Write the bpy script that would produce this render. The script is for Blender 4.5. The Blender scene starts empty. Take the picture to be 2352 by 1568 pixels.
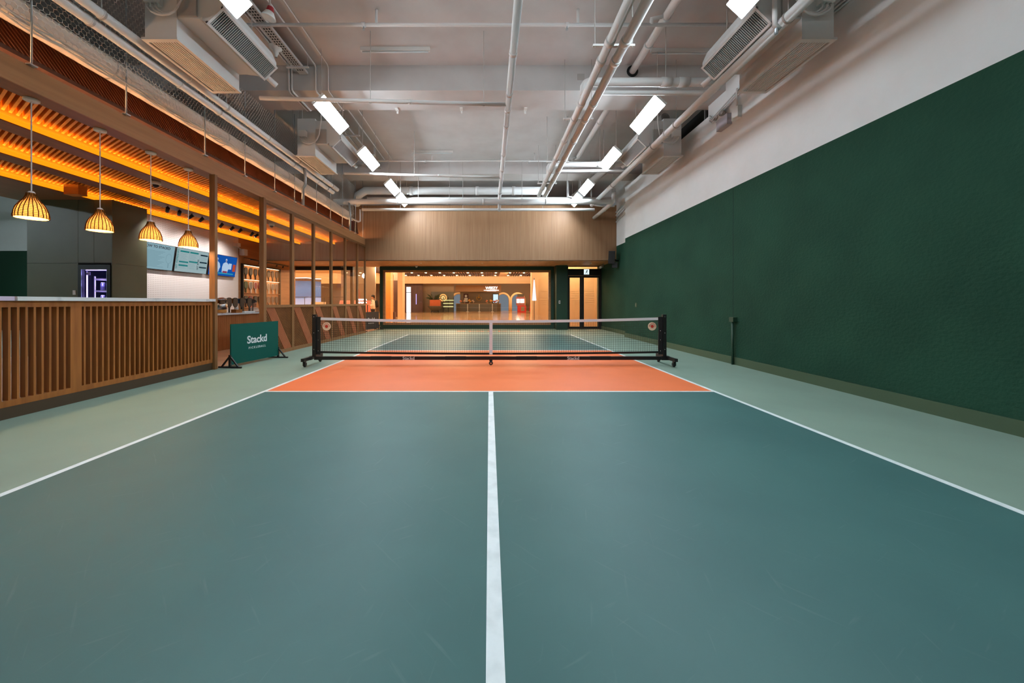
import bpy, math, random
from mathutils import Vector, Matrix
random.seed(7)
SC = bpy.context.scene
COL = SC.collection

# ------------------------------------------------------------------ camera, world, exposure
F_PX, VX, VY, CAM_H = 837.5, 1124.0, 695.0, 1.202
cam_d = bpy.data.cameras.new('camera')
cam = bpy.data.objects.new('camera', cam_d); COL.objects.link(cam)
cam.location = (0, 0, CAM_H); cam.rotation_euler = (math.pi / 2, 0, 0)
cam_d.sensor_fit = 'HORIZONTAL'; cam_d.sensor_width = 36.0
cam_d.lens = F_PX / 2352 * 36.0
cam_d.shift_x = (1176 - VX) / 2352
cam_d.shift_y = -(784 - VY) / 2352
cam_d.clip_start = 0.05; cam_d.clip_end = 300
SC.camera = cam

world = bpy.data.worlds.new('world'); SC.world = world; world.use_nodes = True
world.node_tree.nodes['Background'].inputs[0].default_value = (0.75, 0.78, 0.8, 1)
world.node_tree.nodes['Background'].inputs[1].default_value = 0.25

PANEL_POWER = 80.0      # radiance of the white ceiling light panels
LED_POWER = 62.0         # radiance of the amber strips in the bar ceiling
MALL_POWER = 20.0        # radiance of the mall's ceiling lights
SPOT_POWER = 50.0       # watts of each spotlight over the menu wall
PENDANT_POWER = 28.0    # watts of each pendant bulb

vs = SC.view_settings
SC.display_settings.display_device = 'sRGB'
vs.view_transform = 'Standard'; vs.look = 'None'; vs.gamma = 1.0; vs.exposure = 0.0
vs.use_curve_mapping = False
cy = SC.cycles
cy.use_denoising = True
cy.max_bounces = 8; cy.diffuse_bounces = 4; cy.glossy_bounces = 4
cy.transmission_bounces = 6; cy.transparent_max_bounces = 16
cy.caustics_reflective = False; cy.caustics_refractive = False
cy.sample_clamp_indirect = 6.0
cy.use_light_tree = True
cy.use_adaptive_sampling = True; cy.adaptive_threshold = 0.02

# ------------------------------------------------------------------ helpers
def lin(c):
    c = c / 255.0
    return c / 12.92 if c <= 0.04045 else ((c + 0.055) / 1.055) ** 2.4
def rgb(r, g, b): return (lin(r), lin(g), lin(b), 1.0)

def at(px, py, Y):
    """world point seen at pixel (px, py) of the 2352 x 1568 frame at depth Y"""
    return Vector(((px - VX) * Y / F_PX, Y, CAM_H - (py - VY) * Y / F_PX))

def mat(name, col, rough=0.6, metal=0.0, spec=0.5, emit=None, estr=0.0, vary=None, bump=None):
    """vary = (second colour, scale xyz, amount low/high); bump = (scale xyz, strength, distance)"""
    m = bpy.data.materials.new(name); m.use_nodes = True
    nt = m.node_tree; b = nt.nodes['Principled BSDF']
    b.inputs['Base Color'].default_value = col
    b.inputs['Roughness'].default_value = rough
    b.inputs['Metallic'].default_value = metal
    b.inputs['Specular IOR Level'].default_value = spec
    if emit:
        b.inputs['Emission Color'].default_value = emit
        b.inputs['Emission Strength'].default_value = estr
    def noise(scale, detail=5.0):
        g = nt.nodes.new('ShaderNodeNewGeometry')
        mp = nt.nodes.new('ShaderNodeMapping'); mp.inputs['Scale'].default_value = scale
        n = nt.nodes.new('ShaderNodeTexNoise'); n.inputs['Scale'].default_value = 1.0
        n.inputs['Detail'].default_value = detail
        nt.links.new(g.outputs['Position'], mp.inputs[0]); nt.links.new(mp.outputs[0], n.inputs[0])
        return n
    if vary:
        c2, sc, lo, hi = vary
        n = noise(sc)
        mr = nt.nodes.new('ShaderNodeMapRange')
        mr.inputs['From Min'].default_value = lo; mr.inputs['From Max'].default_value = hi
        mx = nt.nodes.new('ShaderNodeMix'); mx.data_type = 'RGBA'
        mx.inputs[6].default_value = col; mx.inputs[7].default_value = c2
        nt.links.new(n.outputs[0], mr.inputs[0]); nt.links.new(mr.outputs[0], mx.inputs[0])
        nt.links.new(mx.outputs[2], b.inputs['Base Color'])
    if bump:
        sc, st, dist = bump
        n = noise(sc, 6.0)
        bp = nt.nodes.new('ShaderNodeBump'); bp.inputs['Strength'].default_value = st
        bp.inputs['Distance'].default_value = dist
        nt.links.new(n.outputs[0], bp.inputs['Height']); nt.links.new(bp.outputs[0], b.inputs['Normal'])
    return m

def emat(name, col, strength):
    m = bpy.data.materials.new(name); m.use_nodes = True
    nt = m.node_tree; nt.nodes.clear()
    e = nt.nodes.new('ShaderNodeEmission'); o = nt.nodes.new('ShaderNodeOutputMaterial')
    e.inputs[0].default_value = col; e.inputs[1].default_value = strength
    nt.links.new(e.outputs[0], o.inputs[0])
    return m

def glassmat(name, tint=(1, 1, 1, 1), rough=0.02, f0=0.04, refl=1.0):
    """thin clear sheet: transparent with a Schlick reflection, the same from both sides"""
    m = bpy.data.materials.new(name); m.use_nodes = True
    nt = m.node_tree; nt.nodes.clear()
    o = nt.nodes.new('ShaderNodeOutputMaterial'); mx = nt.nodes.new('ShaderNodeMixShader')
    t = nt.nodes.new('ShaderNodeBsdfTransparent'); g = nt.nodes.new('ShaderNodeBsdfGlossy')
    t.inputs[0].default_value = tint; g.inputs['Roughness'].default_value = rough
    g.inputs[0].default_value = (refl, refl, refl, 1)
    ge = nt.nodes.new('ShaderNodeNewGeometry'); dt = nt.nodes.new('ShaderNodeVectorMath'); dt.operation = 'DOT_PRODUCT'
    nt.links.new(ge.outputs['Incoming'], dt.inputs[0]); nt.links.new(ge.outputs['Normal'], dt.inputs[1])
    def mth(op, x, y=None):
        n = nt.nodes.new('ShaderNodeMath'); n.operation = op
        for k, v in ((0, x), (1, y)):
            if v is None: continue
            if isinstance(v, (int, float)): n.inputs[k].default_value = v
            else: nt.links.new(v, n.inputs[k])
        return n.outputs[0]
    c = mth('ABSOLUTE', dt.outputs['Value'])
    p = mth('POWER', mth('SUBTRACT', 1.0, c), 5.0)
    fac = mth('ADD', mth('MULTIPLY', p, 1.0-f0), f0)
    nt.links.new(fac, mx.inputs[0]); nt.links.new(t.outputs[0], mx.inputs[1])
    nt.links.new(g.outputs[0], mx.inputs[2]); nt.links.new(mx.outputs[0], o.inputs[0])
    return m

class MB:
    def __init__(s): s.v = []; s.f = []; s.m = []
    def add(s, vs_, fs, m=0):
        o = len(s.v); s.v += [Vector(p) for p in vs_]
        for f in fs: s.f.append([i + o for i in f]); s.m.append(m)
        return s
    def box(s, x0, x1, y0, y1, z0, z1, m=0):
        x0, x1 = min(x0, x1), max(x0, x1); y0, y1 = min(y0, y1), max(y0, y1); z0, z1 = min(z0, z1), max(z0, z1)
        return s.add([(x0,y0,z0),(x1,y0,z0),(x1,y1,z0),(x0,y1,z0),(x0,y0,z1),(x1,y0,z1),(x1,y1,z1),(x0,y1,z1)],
            [(0,3,2,1),(4,5,6,7),(0,1,5,4),(1,2,6,5),(2,3,7,6),(3,0,4,7)], m)
    def obox(s, c, h, rot=None, m=0):
        c = Vector(c); R = rot or Matrix.Identity(3)
        pts = [c + R @ Vector((sx*h[0], sy*h[1], sz*h[2])) for sz in (-1,1) for sx, sy in ((-1,-1),(1,-1),(1,1),(-1,1))]
        return s.add(pts, [(0,3,2,1),(4,5,6,7),(0,1,5,4),(1,2,6,5),(2,3,7,6),(3,0,4,7)], m)
    def bar(s, a, b, w, h, m=0):
        """square bar from a to b, w across (horizontal), h the other way"""
        a, b = Vector(a), Vector(b); d = (b - a); L = d.length; d.normalize()
        up = Vector((0,0,1)) if abs(d.z) < 0.95 else Vector((0,1,0))
        x = d.cross(up).normalized(); z = x.cross(d).normalized()
        R = Matrix((x, d, z)).transposed()
        return s.obox((a+b)/2, (w/2, L/2, h/2), R, m)
    def tube(s, pts, r, n=10, caps=True, m=0):
        pts = [Vector(p) for p in pts]; k = len(pts)
        rs = r if isinstance(r, (list, tuple)) else [r]*k
        base = len(s.v); prev = None
        for i, p in enumerate(pts):
            if i == 0: d = pts[1]-pts[0]
            elif i == k-1: d = pts[-1]-pts[-2]
            else: d = (pts[i+1]-p).normalized() + (p-pts[i-1]).normalized()
            d.normalize()
            if prev is None:
                up = Vector((0,0,1)) if abs(d.z) < 0.9 else Vector((0,1,0))
                x = d.cross(up).normalized()
            else:
                x = (prev - d*prev.dot(d)).normalized()
            prev = x; z = x.cross(d)
            for j in range(n):
                a = 2*math.pi*j/n
                s.v.append(p + (x*math.cos(a) + z*math.sin(a))*rs[i])
        for i in range(k-1):
            for j in range(n):
                a = base+i*n+j; b = base+i*n+(j+1)%n
                s.f.append([a, b, b+n, a+n]); s.m.append(m)
        if caps:
            s.f.append([base+j for j in range(n)][::-1]); s.m.append(m)
            s.f.append([base+(k-1)*n+j for j in range(n)]); s.m.append(m)
        return s
    def lathe(s, prof, n=24, c=(0,0,0), m=0, R=None, close=False):
        base = len(s.v); c = Vector(c)
        for r, z in prof:
            for j in range(n):
                a = 2*math.pi*j/n
                p = Vector((r*math.cos(a), r*math.sin(a), z))
                s.v.append(c + (R @ p if R else p))
        k = len(prof)
        for i in range(k-1):
            for j in range(n):
                a = base+i*n+j; b = base+i*n+(j+1)%n
                s.f.append([a, b, b+n, a+n]); s.m.append(m)
        if close:
            s.f.append([base+j for j in range(n)][::-1]); s.m.append(m)
            s.f.append([base+(k-1)*n+j for j in range(n)]); s.m.append(m)
        return s
    def prism(s, poly, fn, a0, a1, m=0):
        """poly of 2-D points extruded from a0 to a1; fn(u, v, a) gives the 3-D point"""
        n = len(poly)
        vs_ = [fn(u, v, a0) for u, v in poly] + [fn(u, v, a1) for u, v in poly]
        fs = [list(range(n))[::-1], list(range(n, 2*n))] + [[i, (i+1)%n, n+(i+1)%n, n+i] for i in range(n)]
        return s.add(vs_, fs, m)
    def ball(s, c, r, n=12, k=8, m=0, sc=(1,1,1)):
        prof = [(max(r*math.sin(math.pi*i/k), 1e-4), -r*math.cos(math.pi*i/k)) for i in range(k+1)]
        base = len(s.v); s.lathe(prof, n, (0,0,0), m)
        for i in range(base, len(s.v)):
            p = s.v[i]; s.v[i] = Vector((p.x*sc[0], p.y*sc[1], p.z*sc[2])) + Vector(c)
        return s

ORIGIN = {}
def mesh_obj(name, mb, material, off, smooth=False):
    me = bpy.data.meshes.new(name)
    me.from_pydata([tuple(v - off) for v in mb.v], [], mb.f)
    ms = material if isinstance(material, (list, tuple)) else [material]
    for m_ in ms: me.materials.append(m_)
    if len(ms) > 1: me.polygons.foreach_set('material_index', mb.m)
    if smooth:
        me.polygons.foreach_set('use_smooth', [len(f) == 4 for f in mb.f])
    me.update()
    o = bpy.data.objects.new(name, me); COL.objects.link(o)
    return o
def props(o, label=None, cat=None, group=None, kind=None):
    if label: o['label'] = label
    if cat: o['category'] = cat
    if group: o['group'] = group
    if kind: o['kind'] = kind
    return o
def thing(name, label, cat, loc=(0,0,0), group=None, kind=None, rz=0.0):
    o = bpy.data.objects.new(name, None); COL.objects.link(o)
    o.empty_display_size = 0.1; o.location = loc; o.rotation_euler = (0, 0, rz)
    ORIGIN[o.name] = Vector(loc)
    return props(o, label, cat, group, kind)
def part(name, mb, material, parent, smooth=False, label=None, local=False, kind=None):
    off = Vector((0,0,0)) if local else ORIGIN[parent.name]
    o = mesh_obj(name, mb, material, off, smooth); o.parent = parent
    ORIGIN[o.name] = Vector(off)
    return props(o, label, None, None, kind)
def solo(name, mb, material, label, cat, group=None, kind=None, smooth=False):
    xs = [v.x for v in mb.v]; ys = [v.y for v in mb.v]; zs = [v.z for v in mb.v]
    off = Vector(((min(xs)+max(xs))/2, (min(ys)+max(ys))/2, min(zs)))
    o = mesh_obj(name, mb, material, off, smooth); o.location = off
    ORIGIN[o.name] = Vector(off)
    return props(o, label, cat, group, kind)
def struct(name, mb, material, label, cat, smooth=False):
    return solo(name, mb, material, label, cat, None, 'structure', smooth)
def dup(root, loc, label=None, rz=None, group=None):
    r = root.copy(); COL.objects.link(r); r.location = loc
    ORIGIN[r.name] = Vector(loc)
    if rz is not None: r.rotation_euler = (root.rotation_euler.x, root.rotation_euler.y, rz)
    if label: r['label'] = label
    if group: r['group'] = group
    for ch in list(root.children):
        c = ch.copy(); COL.objects.link(c); c.parent = r
        for g in list(ch.children):
            d = g.copy(); COL.objects.link(d); d.parent = c
    return r
def share(name, src, parent, loc, material=None):
    """another piece with the mesh of src, as a child of parent at a local offset"""
    o = bpy.data.objects.new(name, src.data); COL.objects.link(o); o.parent = parent; o.location = loc
    return o
def text(name, body, size, mtl, parent, loc, rot, ext=0.001, off=0.0, space=1.0, align='CENTER', sx=1.0):
    cu = bpy.data.curves.new(name, 'FONT'); cu.body = body; cu.size = size
    cu.extrude = ext; cu.offset = off; cu.space_character = space
    cu.align_x = align; cu.align_y = 'CENTER'; cu.resolution_u = 4
    cu.materials.append(mtl)
    tmp = bpy.data.objects.new(name, cu)
    me = bpy.data.meshes.new_from_object(tmp); me.name = name
    bpy.data.objects.remove(tmp); bpy.data.curves.remove(cu)
    o = bpy.data.objects.new(name, me); COL.objects.link(o)
    o.parent = parent
    o.location = Vector(loc) - ORIGIN[parent.name]
    o.rotation_euler = rot; o.scale = (sx, 1, 1)
    return o
def lamp(name, kind, loc, power, color, parent=None, **kw):
    d = bpy.data.lights.new(name, kind); d.energy = power; d.color = color
    for k_, v_ in kw.items():
        if k_ != 'rot': setattr(d, k_, v_)
    o = bpy.data.objects.new(name, d); COL.objects.link(o)
    if parent is not None:
        o.parent = parent; o.location = Vector(loc) - ORIGIN[parent.name]
    else: o.location = loc
    if 'rot' in kw: o.rotation_euler = kw['rot']
    return o
def clip_poly(poly, x0, x1, y0, y1):
    def cut(P, inside, inter):
        out = []
        for i in range(len(P)):
            a, b = P[i-1], P[i]
            if inside(b):
                if not inside(a): out.append(inter(a, b))
                out.append(b)
            elif inside(a): out.append(inter(a, b))
        return out
    def ix(c): return lambda a, b: (c, a[1]+(b[1]-a[1])*(c-a[0])/(b[0]-a[0]))
    def iy(c): return lambda a, b: (a[0]+(b[0]-a[0])*(c-a[1])/(b[1]-a[1]), c)
    for inside, inter in ((lambda p: p[0] >= x0, ix(x0)), (lambda p: p[0] <= x1, ix(x1)),
                          (lambda p: p[1] >= y0, iy(y0)), (lambda p: p[1] <= y1, iy(y1))):
        if poly: poly = cut(poly, inside, inter)
    return poly
def arc(c, r, a0, a1, n, fn):
    return [fn(c[0]+r*math.cos(a0+(a1-a0)*i/n), c[1]+r*math.sin(a0+(a1-a0)*i/n)) for i in range(n+1)]
ORD = ['nearest', 'second', 'third', 'fourth', 'fifth', 'sixth', 'seventh', 'eighth', 'ninth', 'tenth', 'eleventh', 'twelfth']

# ------------------------------------------------------------------ materials
def floor_mat(name, c1, c2):
    m = mat(name, c1, 0.5, spec=0.35, vary=(c2, (1.3, 1.3, 1), 0.35, 0.7), bump=((160, 160, 160), 0.08, 0.002))
    nt = m.node_tree; b = nt.nodes['Principled BSDF']
    # fine scuff marks: stretched noise, thin bright streaks
    g = nt.nodes.new('ShaderNodeNewGeometry')
    prev = b.inputs['Base Color'].links[0].from_socket
    for ang, sc_ in ((0.5, (3.0, 34.0, 1)), (-0.8, (2.2, 40.0, 1)), (1.35, (2.6, 46.0, 1))):
        mp = nt.nodes.new('ShaderNodeMapping'); mp.inputs['Scale'].default_value = sc_
        mp.inputs['Rotation'].default_value = (0, 0, ang)
        mp.vector_type = 'TEXTURE'; mp.inputs['Scale'].default_value = (1/sc_[0], 1/sc_[1], 1)
        n = nt.nodes.new('ShaderNodeTexNoise'); n.inputs['Scale'].default_value = 1.0; n.inputs['Detail'].default_value = 3
        mr = nt.nodes.new('ShaderNodeMapRange'); mr.inputs['From Min'].default_value = 0.66; mr.inputs['From Max'].default_value = 0.78
        mr.inputs['To Max'].default_value = 0.05
        mx = nt.nodes.new('ShaderNodeMix'); mx.data_type = 'RGBA'
        mx.inputs[7].default_value = (0.55, 0.62, 0.6, 1)
        nt.links.new(g.outputs['Position'], mp.inputs[0]); nt.links.new(mp.outputs[0], n.inputs[0])
        nt.links.new(n.outputs[0], mr.inputs[0]); nt.links.new(mr.outputs[0], mx.inputs[0])
        nt.links.new(prev, mx.inputs[6]); prev = mx.outputs[2]
    nt.links.new(prev, b.inputs['Base Color'])
    return m
def wood(name, c1, c2, scale, rough=0.5, bmp=0.1):
    return mat(name, c1, rough, spec=0.3, vary=(c2, scale, 0.3, 0.72), bump=(tuple(k*2 for k in scale), bmp, 0.002))

M = {}
M['surround'] = floor_mat('surround_acrylic', rgb(132, 152, 137), rgb(125, 144, 130))
M['teal'] = floor_mat('court_acrylic_teal', rgb(66, 104, 101), rgb(60, 97, 95))
M['orange'] = floor_mat('court_acrylic_orange', rgb(232, 116, 64), rgb(224, 110, 59))
M['line'] = mat('court_line_white', rgb(226, 230, 230), 0.55, vary=(rgb(205, 210, 210), (9, 9, 1), 0.45, 0.75))
M['peach_floor'] = mat('bar_floor_stone', rgb(205, 165, 130), 0.35, vary=(rgb(190, 150, 118), (2, 2, 1), 0.4, 0.7))
M['paint'] = mat('ceiling_paint', rgb(198, 192, 189), 0.85, vary=(rgb(188, 180, 177), (1.5, 1.5, 1.5), 0.4, 0.7), bump=((30, 30, 30), 0.15, 0.004))
M['wallwhite'] = mat('wall_white_paint', rgb(228, 225, 223), 0.8, vary=(rgb(220, 216, 213), (1.2, 1.2, 1.2), 0.4, 0.7), bump=((14, 14, 14), 0.25, 0.008))
def green_wall():
    m = mat('wall_green_paint', rgb(34, 70, 53), 0.85, spec=0.2, vary=(rgb(28, 61, 46), (1.1, 1.1, 1.1), 0.35, 0.7), bump=((22, 22, 30), 0.5, 0.02))
    nt = m.node_tree; b = nt.nodes['Principled BSDF']
    g = nt.nodes.new('ShaderNodeNewGeometry'); sx = nt.nodes.new('ShaderNodeSeparateXYZ')
    nt.links.new(g.outputs['Position'], sx.inputs[0])
    # hairline vertical joint in the plaster at y = 7.15
    n = nt.nodes.new('ShaderNodeTexNoise'); n.inputs['Scale'].default_value = 5.0
    nt.links.new(g.outputs['Position'], n.inputs[0])
    a = nt.nodes.new('ShaderNodeMath'); a.operation = 'MULTIPLY_ADD'; a.inputs[1].default_value = 0.03; a.inputs[2].default_value = -0.015 - 7.15
    nt.links.new(n.outputs[0], a.inputs[0])
    s = nt.nodes.new('ShaderNodeMath'); s.operation = 'ADD'
    nt.links.new(sx.outputs['Y'], s.inputs[0]); nt.links.new(a.outputs[0], s.inputs[1])
    ab = nt.nodes.new('ShaderNodeMath'); ab.operation = 'ABSOLUTE'; nt.links.new(s.outputs[0], ab.inputs[0])
    mr = nt.nodes.new('ShaderNodeMapRange'); mr.inputs['From Min'].default_value = 0.003; mr.inputs['From Max'].default_value = 0.010
    mr.inputs['To Min'].default_value = 0.75; mr.inputs['To Max'].default_value = 0.0
    nt.links.new(ab.outputs[0], mr.inputs[0])
    mx = nt.nodes.new('ShaderNodeMix'); mx.data_type = 'RGBA'; mx.inputs[7].default_value = rgb(10, 24, 17)
    nt.links.new(b.inputs['Base Color'].links[0].from_socket, mx.inputs[6]); nt.links.new(mr.outputs[0], mx.inputs[0])
    nt.links.new(mx.outputs[2], b.inputs['Base Color'])
    return m
M['green'] = green_wall()
M['basegreen'] = mat('baseboard_green', rgb(62, 82, 58), 0.6)
M['darkgreen'] = mat('dark_green_metal', rgb(30, 62, 45), 0.5)
M['wood_hdr'] = wood('wood_header', rgb(190, 136, 92), rgb(168, 118, 77), (6, 0.7, 14))
M['wood_bulk'] = wood('wood_veneer_upright', rgb(156, 116, 84), rgb(138, 100, 70), (26, 26, 0.8))
M['wood_frame'] = wood('wood_frame', rgb(140, 98, 60), rgb(122, 83, 50), (20, 20, 2))
M['wood_bar'] = wood('wood_bar', rgb(168, 103, 48), rgb(142, 84, 38), (18, 18, 1.6))
M['wood_red'] = wood('wood_red_slat', rgb(165, 92, 58), rgb(146, 80, 50), (16, 6, 6))
M['wood_brown'] = wood('wood_brown_slat', rgb(140, 90, 52), rgb(120, 76, 44), (16, 6, 6))
M['wood_dark'] = mat('dark_backing_board', rgb(58, 30, 20), 0.8)
M['wood_up'] = wood('wood_upper_slat', rgb(190, 112, 76), rgb(170, 98, 64), (16, 6, 6))
M['wood_upback'] = mat('upper_backing', rgb(96, 36, 18), 0.85)
M['wood_strip'] = wood('wood_ceiling_strip', rgb(150, 102, 68), rgb(132, 88, 56), (14, 0.8, 5))
M['wood_slat'] = wood('wood_ceiling_slat', rgb(226, 142, 62), rgb(210, 126, 52), (3, 18, 18))
M['kick'] = mat('bronze_kick_plate', rgb(74, 56, 38), 0.45, metal=0.2)
M['marble'] = mat('white_marble', rgb(214, 216, 216), 0.25, vary=(rgb(196, 198, 200), (3, 5, 3), 0.55, 0.62))
M['pipe'] = mat('pipe_white_paint', rgb(214, 209, 206), 0.55)
M['pipe_b'] = mat('pipe_grey_paint', rgb(170, 162, 156), 0.6)
M['acbody'] = mat('air_unit_paint', rgb(206, 203, 200), 0.55)
M['acgrille'] = mat('grille_white', rgb(205, 200, 196), 0.5)
M['acdark'] = mat('grille_void', rgb(24, 24, 26), 0.9)
M['galv'] = mat('galvanised_steel', rgb(176, 182, 186), 0.35, metal=0.7)
M['black'] = mat('black_metal', rgb(20, 19, 19), 0.45)
M['blackf'] = mat('black_frame', rgb(22, 17, 14), 0.5)
M['rubber'] = mat('black_rubber', rgb(16, 16, 16), 0.7)
M['chrome'] = mat('chrome', rgb(200, 200, 200), 0.25, metal=1.0)
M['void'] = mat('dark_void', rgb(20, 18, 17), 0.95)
M['glass'] = glassmat('clear_glass')
M['glass_dark'] = glassmat('fridge_glass', (0.92, 0.92, 0.96, 1))
M['olive'] = mat('olive_laminate', rgb(98, 100, 78), 0.42, vary=(rgb(92, 95, 74), (2, 2, 2), 0.4, 0.7))
M['white_plastic'] = mat('white_plastic', rgb(222, 220, 216), 0.45)
M['cord'] = mat('white_cord', rgb(214, 208, 204), 0.6)
M['netwhite'] = mat('white_net_cord', rgb(216, 206, 196), 0.8)
M['tape'] = mat('white_net_tape', rgb(222, 222, 226), 0.7)
M['cream'] = mat('cream_vinyl', rgb(232, 206, 176), 0.6)
M['redspot'] = mat('red_print', rgb(196, 52, 30), 0.6)
M['signgreen'] = mat('sign_green', rgb(0, 80, 70), 0.65, spec=0.2)
M['signblack'] = mat('sign_black', rgb(34, 34, 38), 0.6)
M['print'] = mat('white_print', rgb(216, 222, 224), 0.6)
M['panel'] = emat('light_panel_diffuser', (0.82, 0.985, 1.09, 1), PANEL_POWER)
M['led'] = emat('amber_led', (1.0, 0.36, 0.02, 1), LED_POWER)
M['ledband'] = emat('amber_led_band', (1.0, 0.32, 0.006, 1), 1.2)
M['uplight'] = emat('warm_led', (1.0, 0.55, 0.27, 1), 70.0)
M['bulb'] = emat('warm_bulb', (1.0, 0.72, 0.36, 1), 24.0)

# ------------------------------------------------------------------ setting: floors
XL, XR, YB, YF = -5.0, 4.78, -3.2, 16.9
fl = struct('floor', MB().box(XL, 5.3, YB, 17.2, -0.2, 0.0), M['surround'], 'sage green acrylic surround of the pickleball court', 'floor')
YN = 7.07; K1, K2 = YN - 2.134, YN + 2.134; B0, B1 = YN - 6.706, YN + 6.706; CW = 3.05
part('court_surface', MB().box(-CW, CW, B0, K1, 0.0, 0.0012), M['teal'], fl, label='teal half of the court before the net')
part('court_surface', MB().box(-CW, CW, K2, B1, 0.0, 0.0012), M['teal'], fl, label='teal half of the court beyond the net')
part('kitchen_surface', MB().box(-CW, CW, K1, K2, 0.0, 0.0012), M['orange'], fl, label='orange non-volley zone')
LW = 0.025
for x in (-CW, CW):
    part('court_line', MB().box(x-LW, x+LW, B0, B1, 0.0, 0.0026), M['line'], fl, label='white sideline')
part('court_line', MB().box(-CW, CW, K1-0.02, K1+0.02, 0.0, 0.0024), M['line'], fl, label='white kitchen line before the net')
part('court_line', MB().box(-CW, CW, K2-0.02, K2+0.02, 0.0, 0.0024), M['line'], fl, label='white kitchen line beyond the net')
part('court_line', MB().box(0.02-LW*1.25, 0.02+LW*1.25, B0, K1, 0.0, 0.0022), M['line'], fl, label='white centre line')
part('court_line', MB().box(0.02-LW, 0.02+LW, K2, B1, 0.0, 0.0022), M['line'], fl, label='white far centre line')
part('court_line', MB().box(-CW, CW, B1-LW, B1+LW, 0.0, 0.0022), M['line'], fl, label='white far baseline')
text('floor_lettering', 'Stackd', 0.55, mat('orange_floor_print', rgb(222, 110, 60), 0.6), fl, (-0.05, 15.35, 0.0015), (0, 0, 0), ext=0.0004, sx=1.9)
struct('floor', MB().box(-10.6, XL, YB, 17.2, -0.2, 0.0), M['peach_floor'], 'peach stone floor of the bar area', 'floor')
struct('floor', MB().box(-26, -10.6, YB, 17.2, -0.2, 0.0), M['surround'], 'green floor of the neighbouring court', 'floor')

# ------------------------------------------------------------------ setting: walls
ZG, ZC = 3.463, 6.0
struct('wall_right', MB().box(XR, 5.3, YB, 12.83, 0, ZG, 0).box(XR, 5.3, YB, 12.83, ZG, 5.26, 1).box(XR, 5.3, YB, 7.96, 5.26, ZC, 1)
       .box(5.09, 5.3, 12.83, 17.2, 0, ZG, 0).box(5.09, 5.3, 12.83, 17.2, ZG, ZC, 1), [M['green'], M['wallwhite']],
       'long concrete wall painted dark green below and white above', 'wall')
struct('baseboard_right', MB().box(XR-0.02, XR+0.01, YB, 12.84, 0, 0.145).box(XR-0.02, 5.1, 12.83, 12.85, 0, 0.145).box(5.07, 5.1, 12.85, 16.58, 0, 0.145),
       M['basegreen'], 'olive green baseboard along the dark green wall', 'baseboard')
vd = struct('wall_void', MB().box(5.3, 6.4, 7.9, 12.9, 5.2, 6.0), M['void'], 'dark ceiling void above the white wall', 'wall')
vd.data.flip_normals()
for y in (8.32, 8.62, 9.9, 11.0):
    part('stud', MB().box(5.1, 5.14, y, y+0.04, 5.26, 6.0), M['galv'], vd)
struct('wall_back', MB().box(-26, 5.3, YB-0.2, YB, 0, ZG, 0).box(-26, 5.3, YB-0.2, YB, ZG, ZC, 1), [M['green'], M['wallwhite']], 'end wall behind the near baseline', 'wall')
struct('wall_left', MB().box(-26.2, -26, YB, 17.2, 0, ZG, 0).box(-26.2, -26, YB, 17.2, ZG, ZC, 1), [M['green'], M['wallwhite']], 'far wall of the neighbouring court', 'wall')
struct('wall_far', MB().box(-26, -9.3, 15.9, 16.1, 0, ZG, 0).box(-26, -9.3, 15.9, 16.1, ZG, ZC, 1), [M['darkgreen'], M['wallwhite']],
       'green and white end wall of the neighbouring court, seen past the olive cabinet', 'wall')
cl = struct('ceiling', MB().box(-26, 6.4, YB, 17.4, ZC, ZC+0.2), M['paint'], 'bare painted concrete ceiling slab', 'ceiling')
part('pipe_hole', MB().lathe([(0.115, 0), (0.115, 0.012)], 18, (2.88, 7.345, 5.86), R=Matrix.Rotation(math.pi/2, 3, 'X'), close=True), M['void'], cl, label='dark hole in the beam around the grey pipe')
for i, (y0, y1, zb, lb) in enumerate(((7.37, 8.12, 5.49, 'painted concrete ceiling beam over the net'), (12.4, 13.1, 5.58, 'painted concrete ceiling beam over the far baseline'),
                                  (2.3, 3.0, 5.49, 'painted concrete ceiling beam over the near baseline'), (-2.8, -2.1, 5.49, 'painted concrete ceiling beam behind the near baseline'))):
    struct('ceiling_beam', MB().box(-26, 6.4, y0, y1, zb, ZC), M['paint'], lb, 'beam')
part('junction_plate', MB().box(1.78, 1.92, 7.355, 7.37, 5.70, 5.82), M['pipe_b'], cl, label='small square plate on the beam')

for pts, r_, lb in ((((-25.0, 13.2, 4.0), (-21.5, 13.2, 4.35), (-19.3, 13.2, 5.7)), 0.34, 'thick grey white duct slanting over the neighbouring court'), (((-25.5, 12.0, 4.95), (-11.0, 12.0, 4.95)), 0.09, 'level white pipe over the neighbouring court')):
    solo('neighbour_duct', MB().tube(pts, r_, 20), M['pipe'], lb, 'duct', smooth=True)

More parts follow.
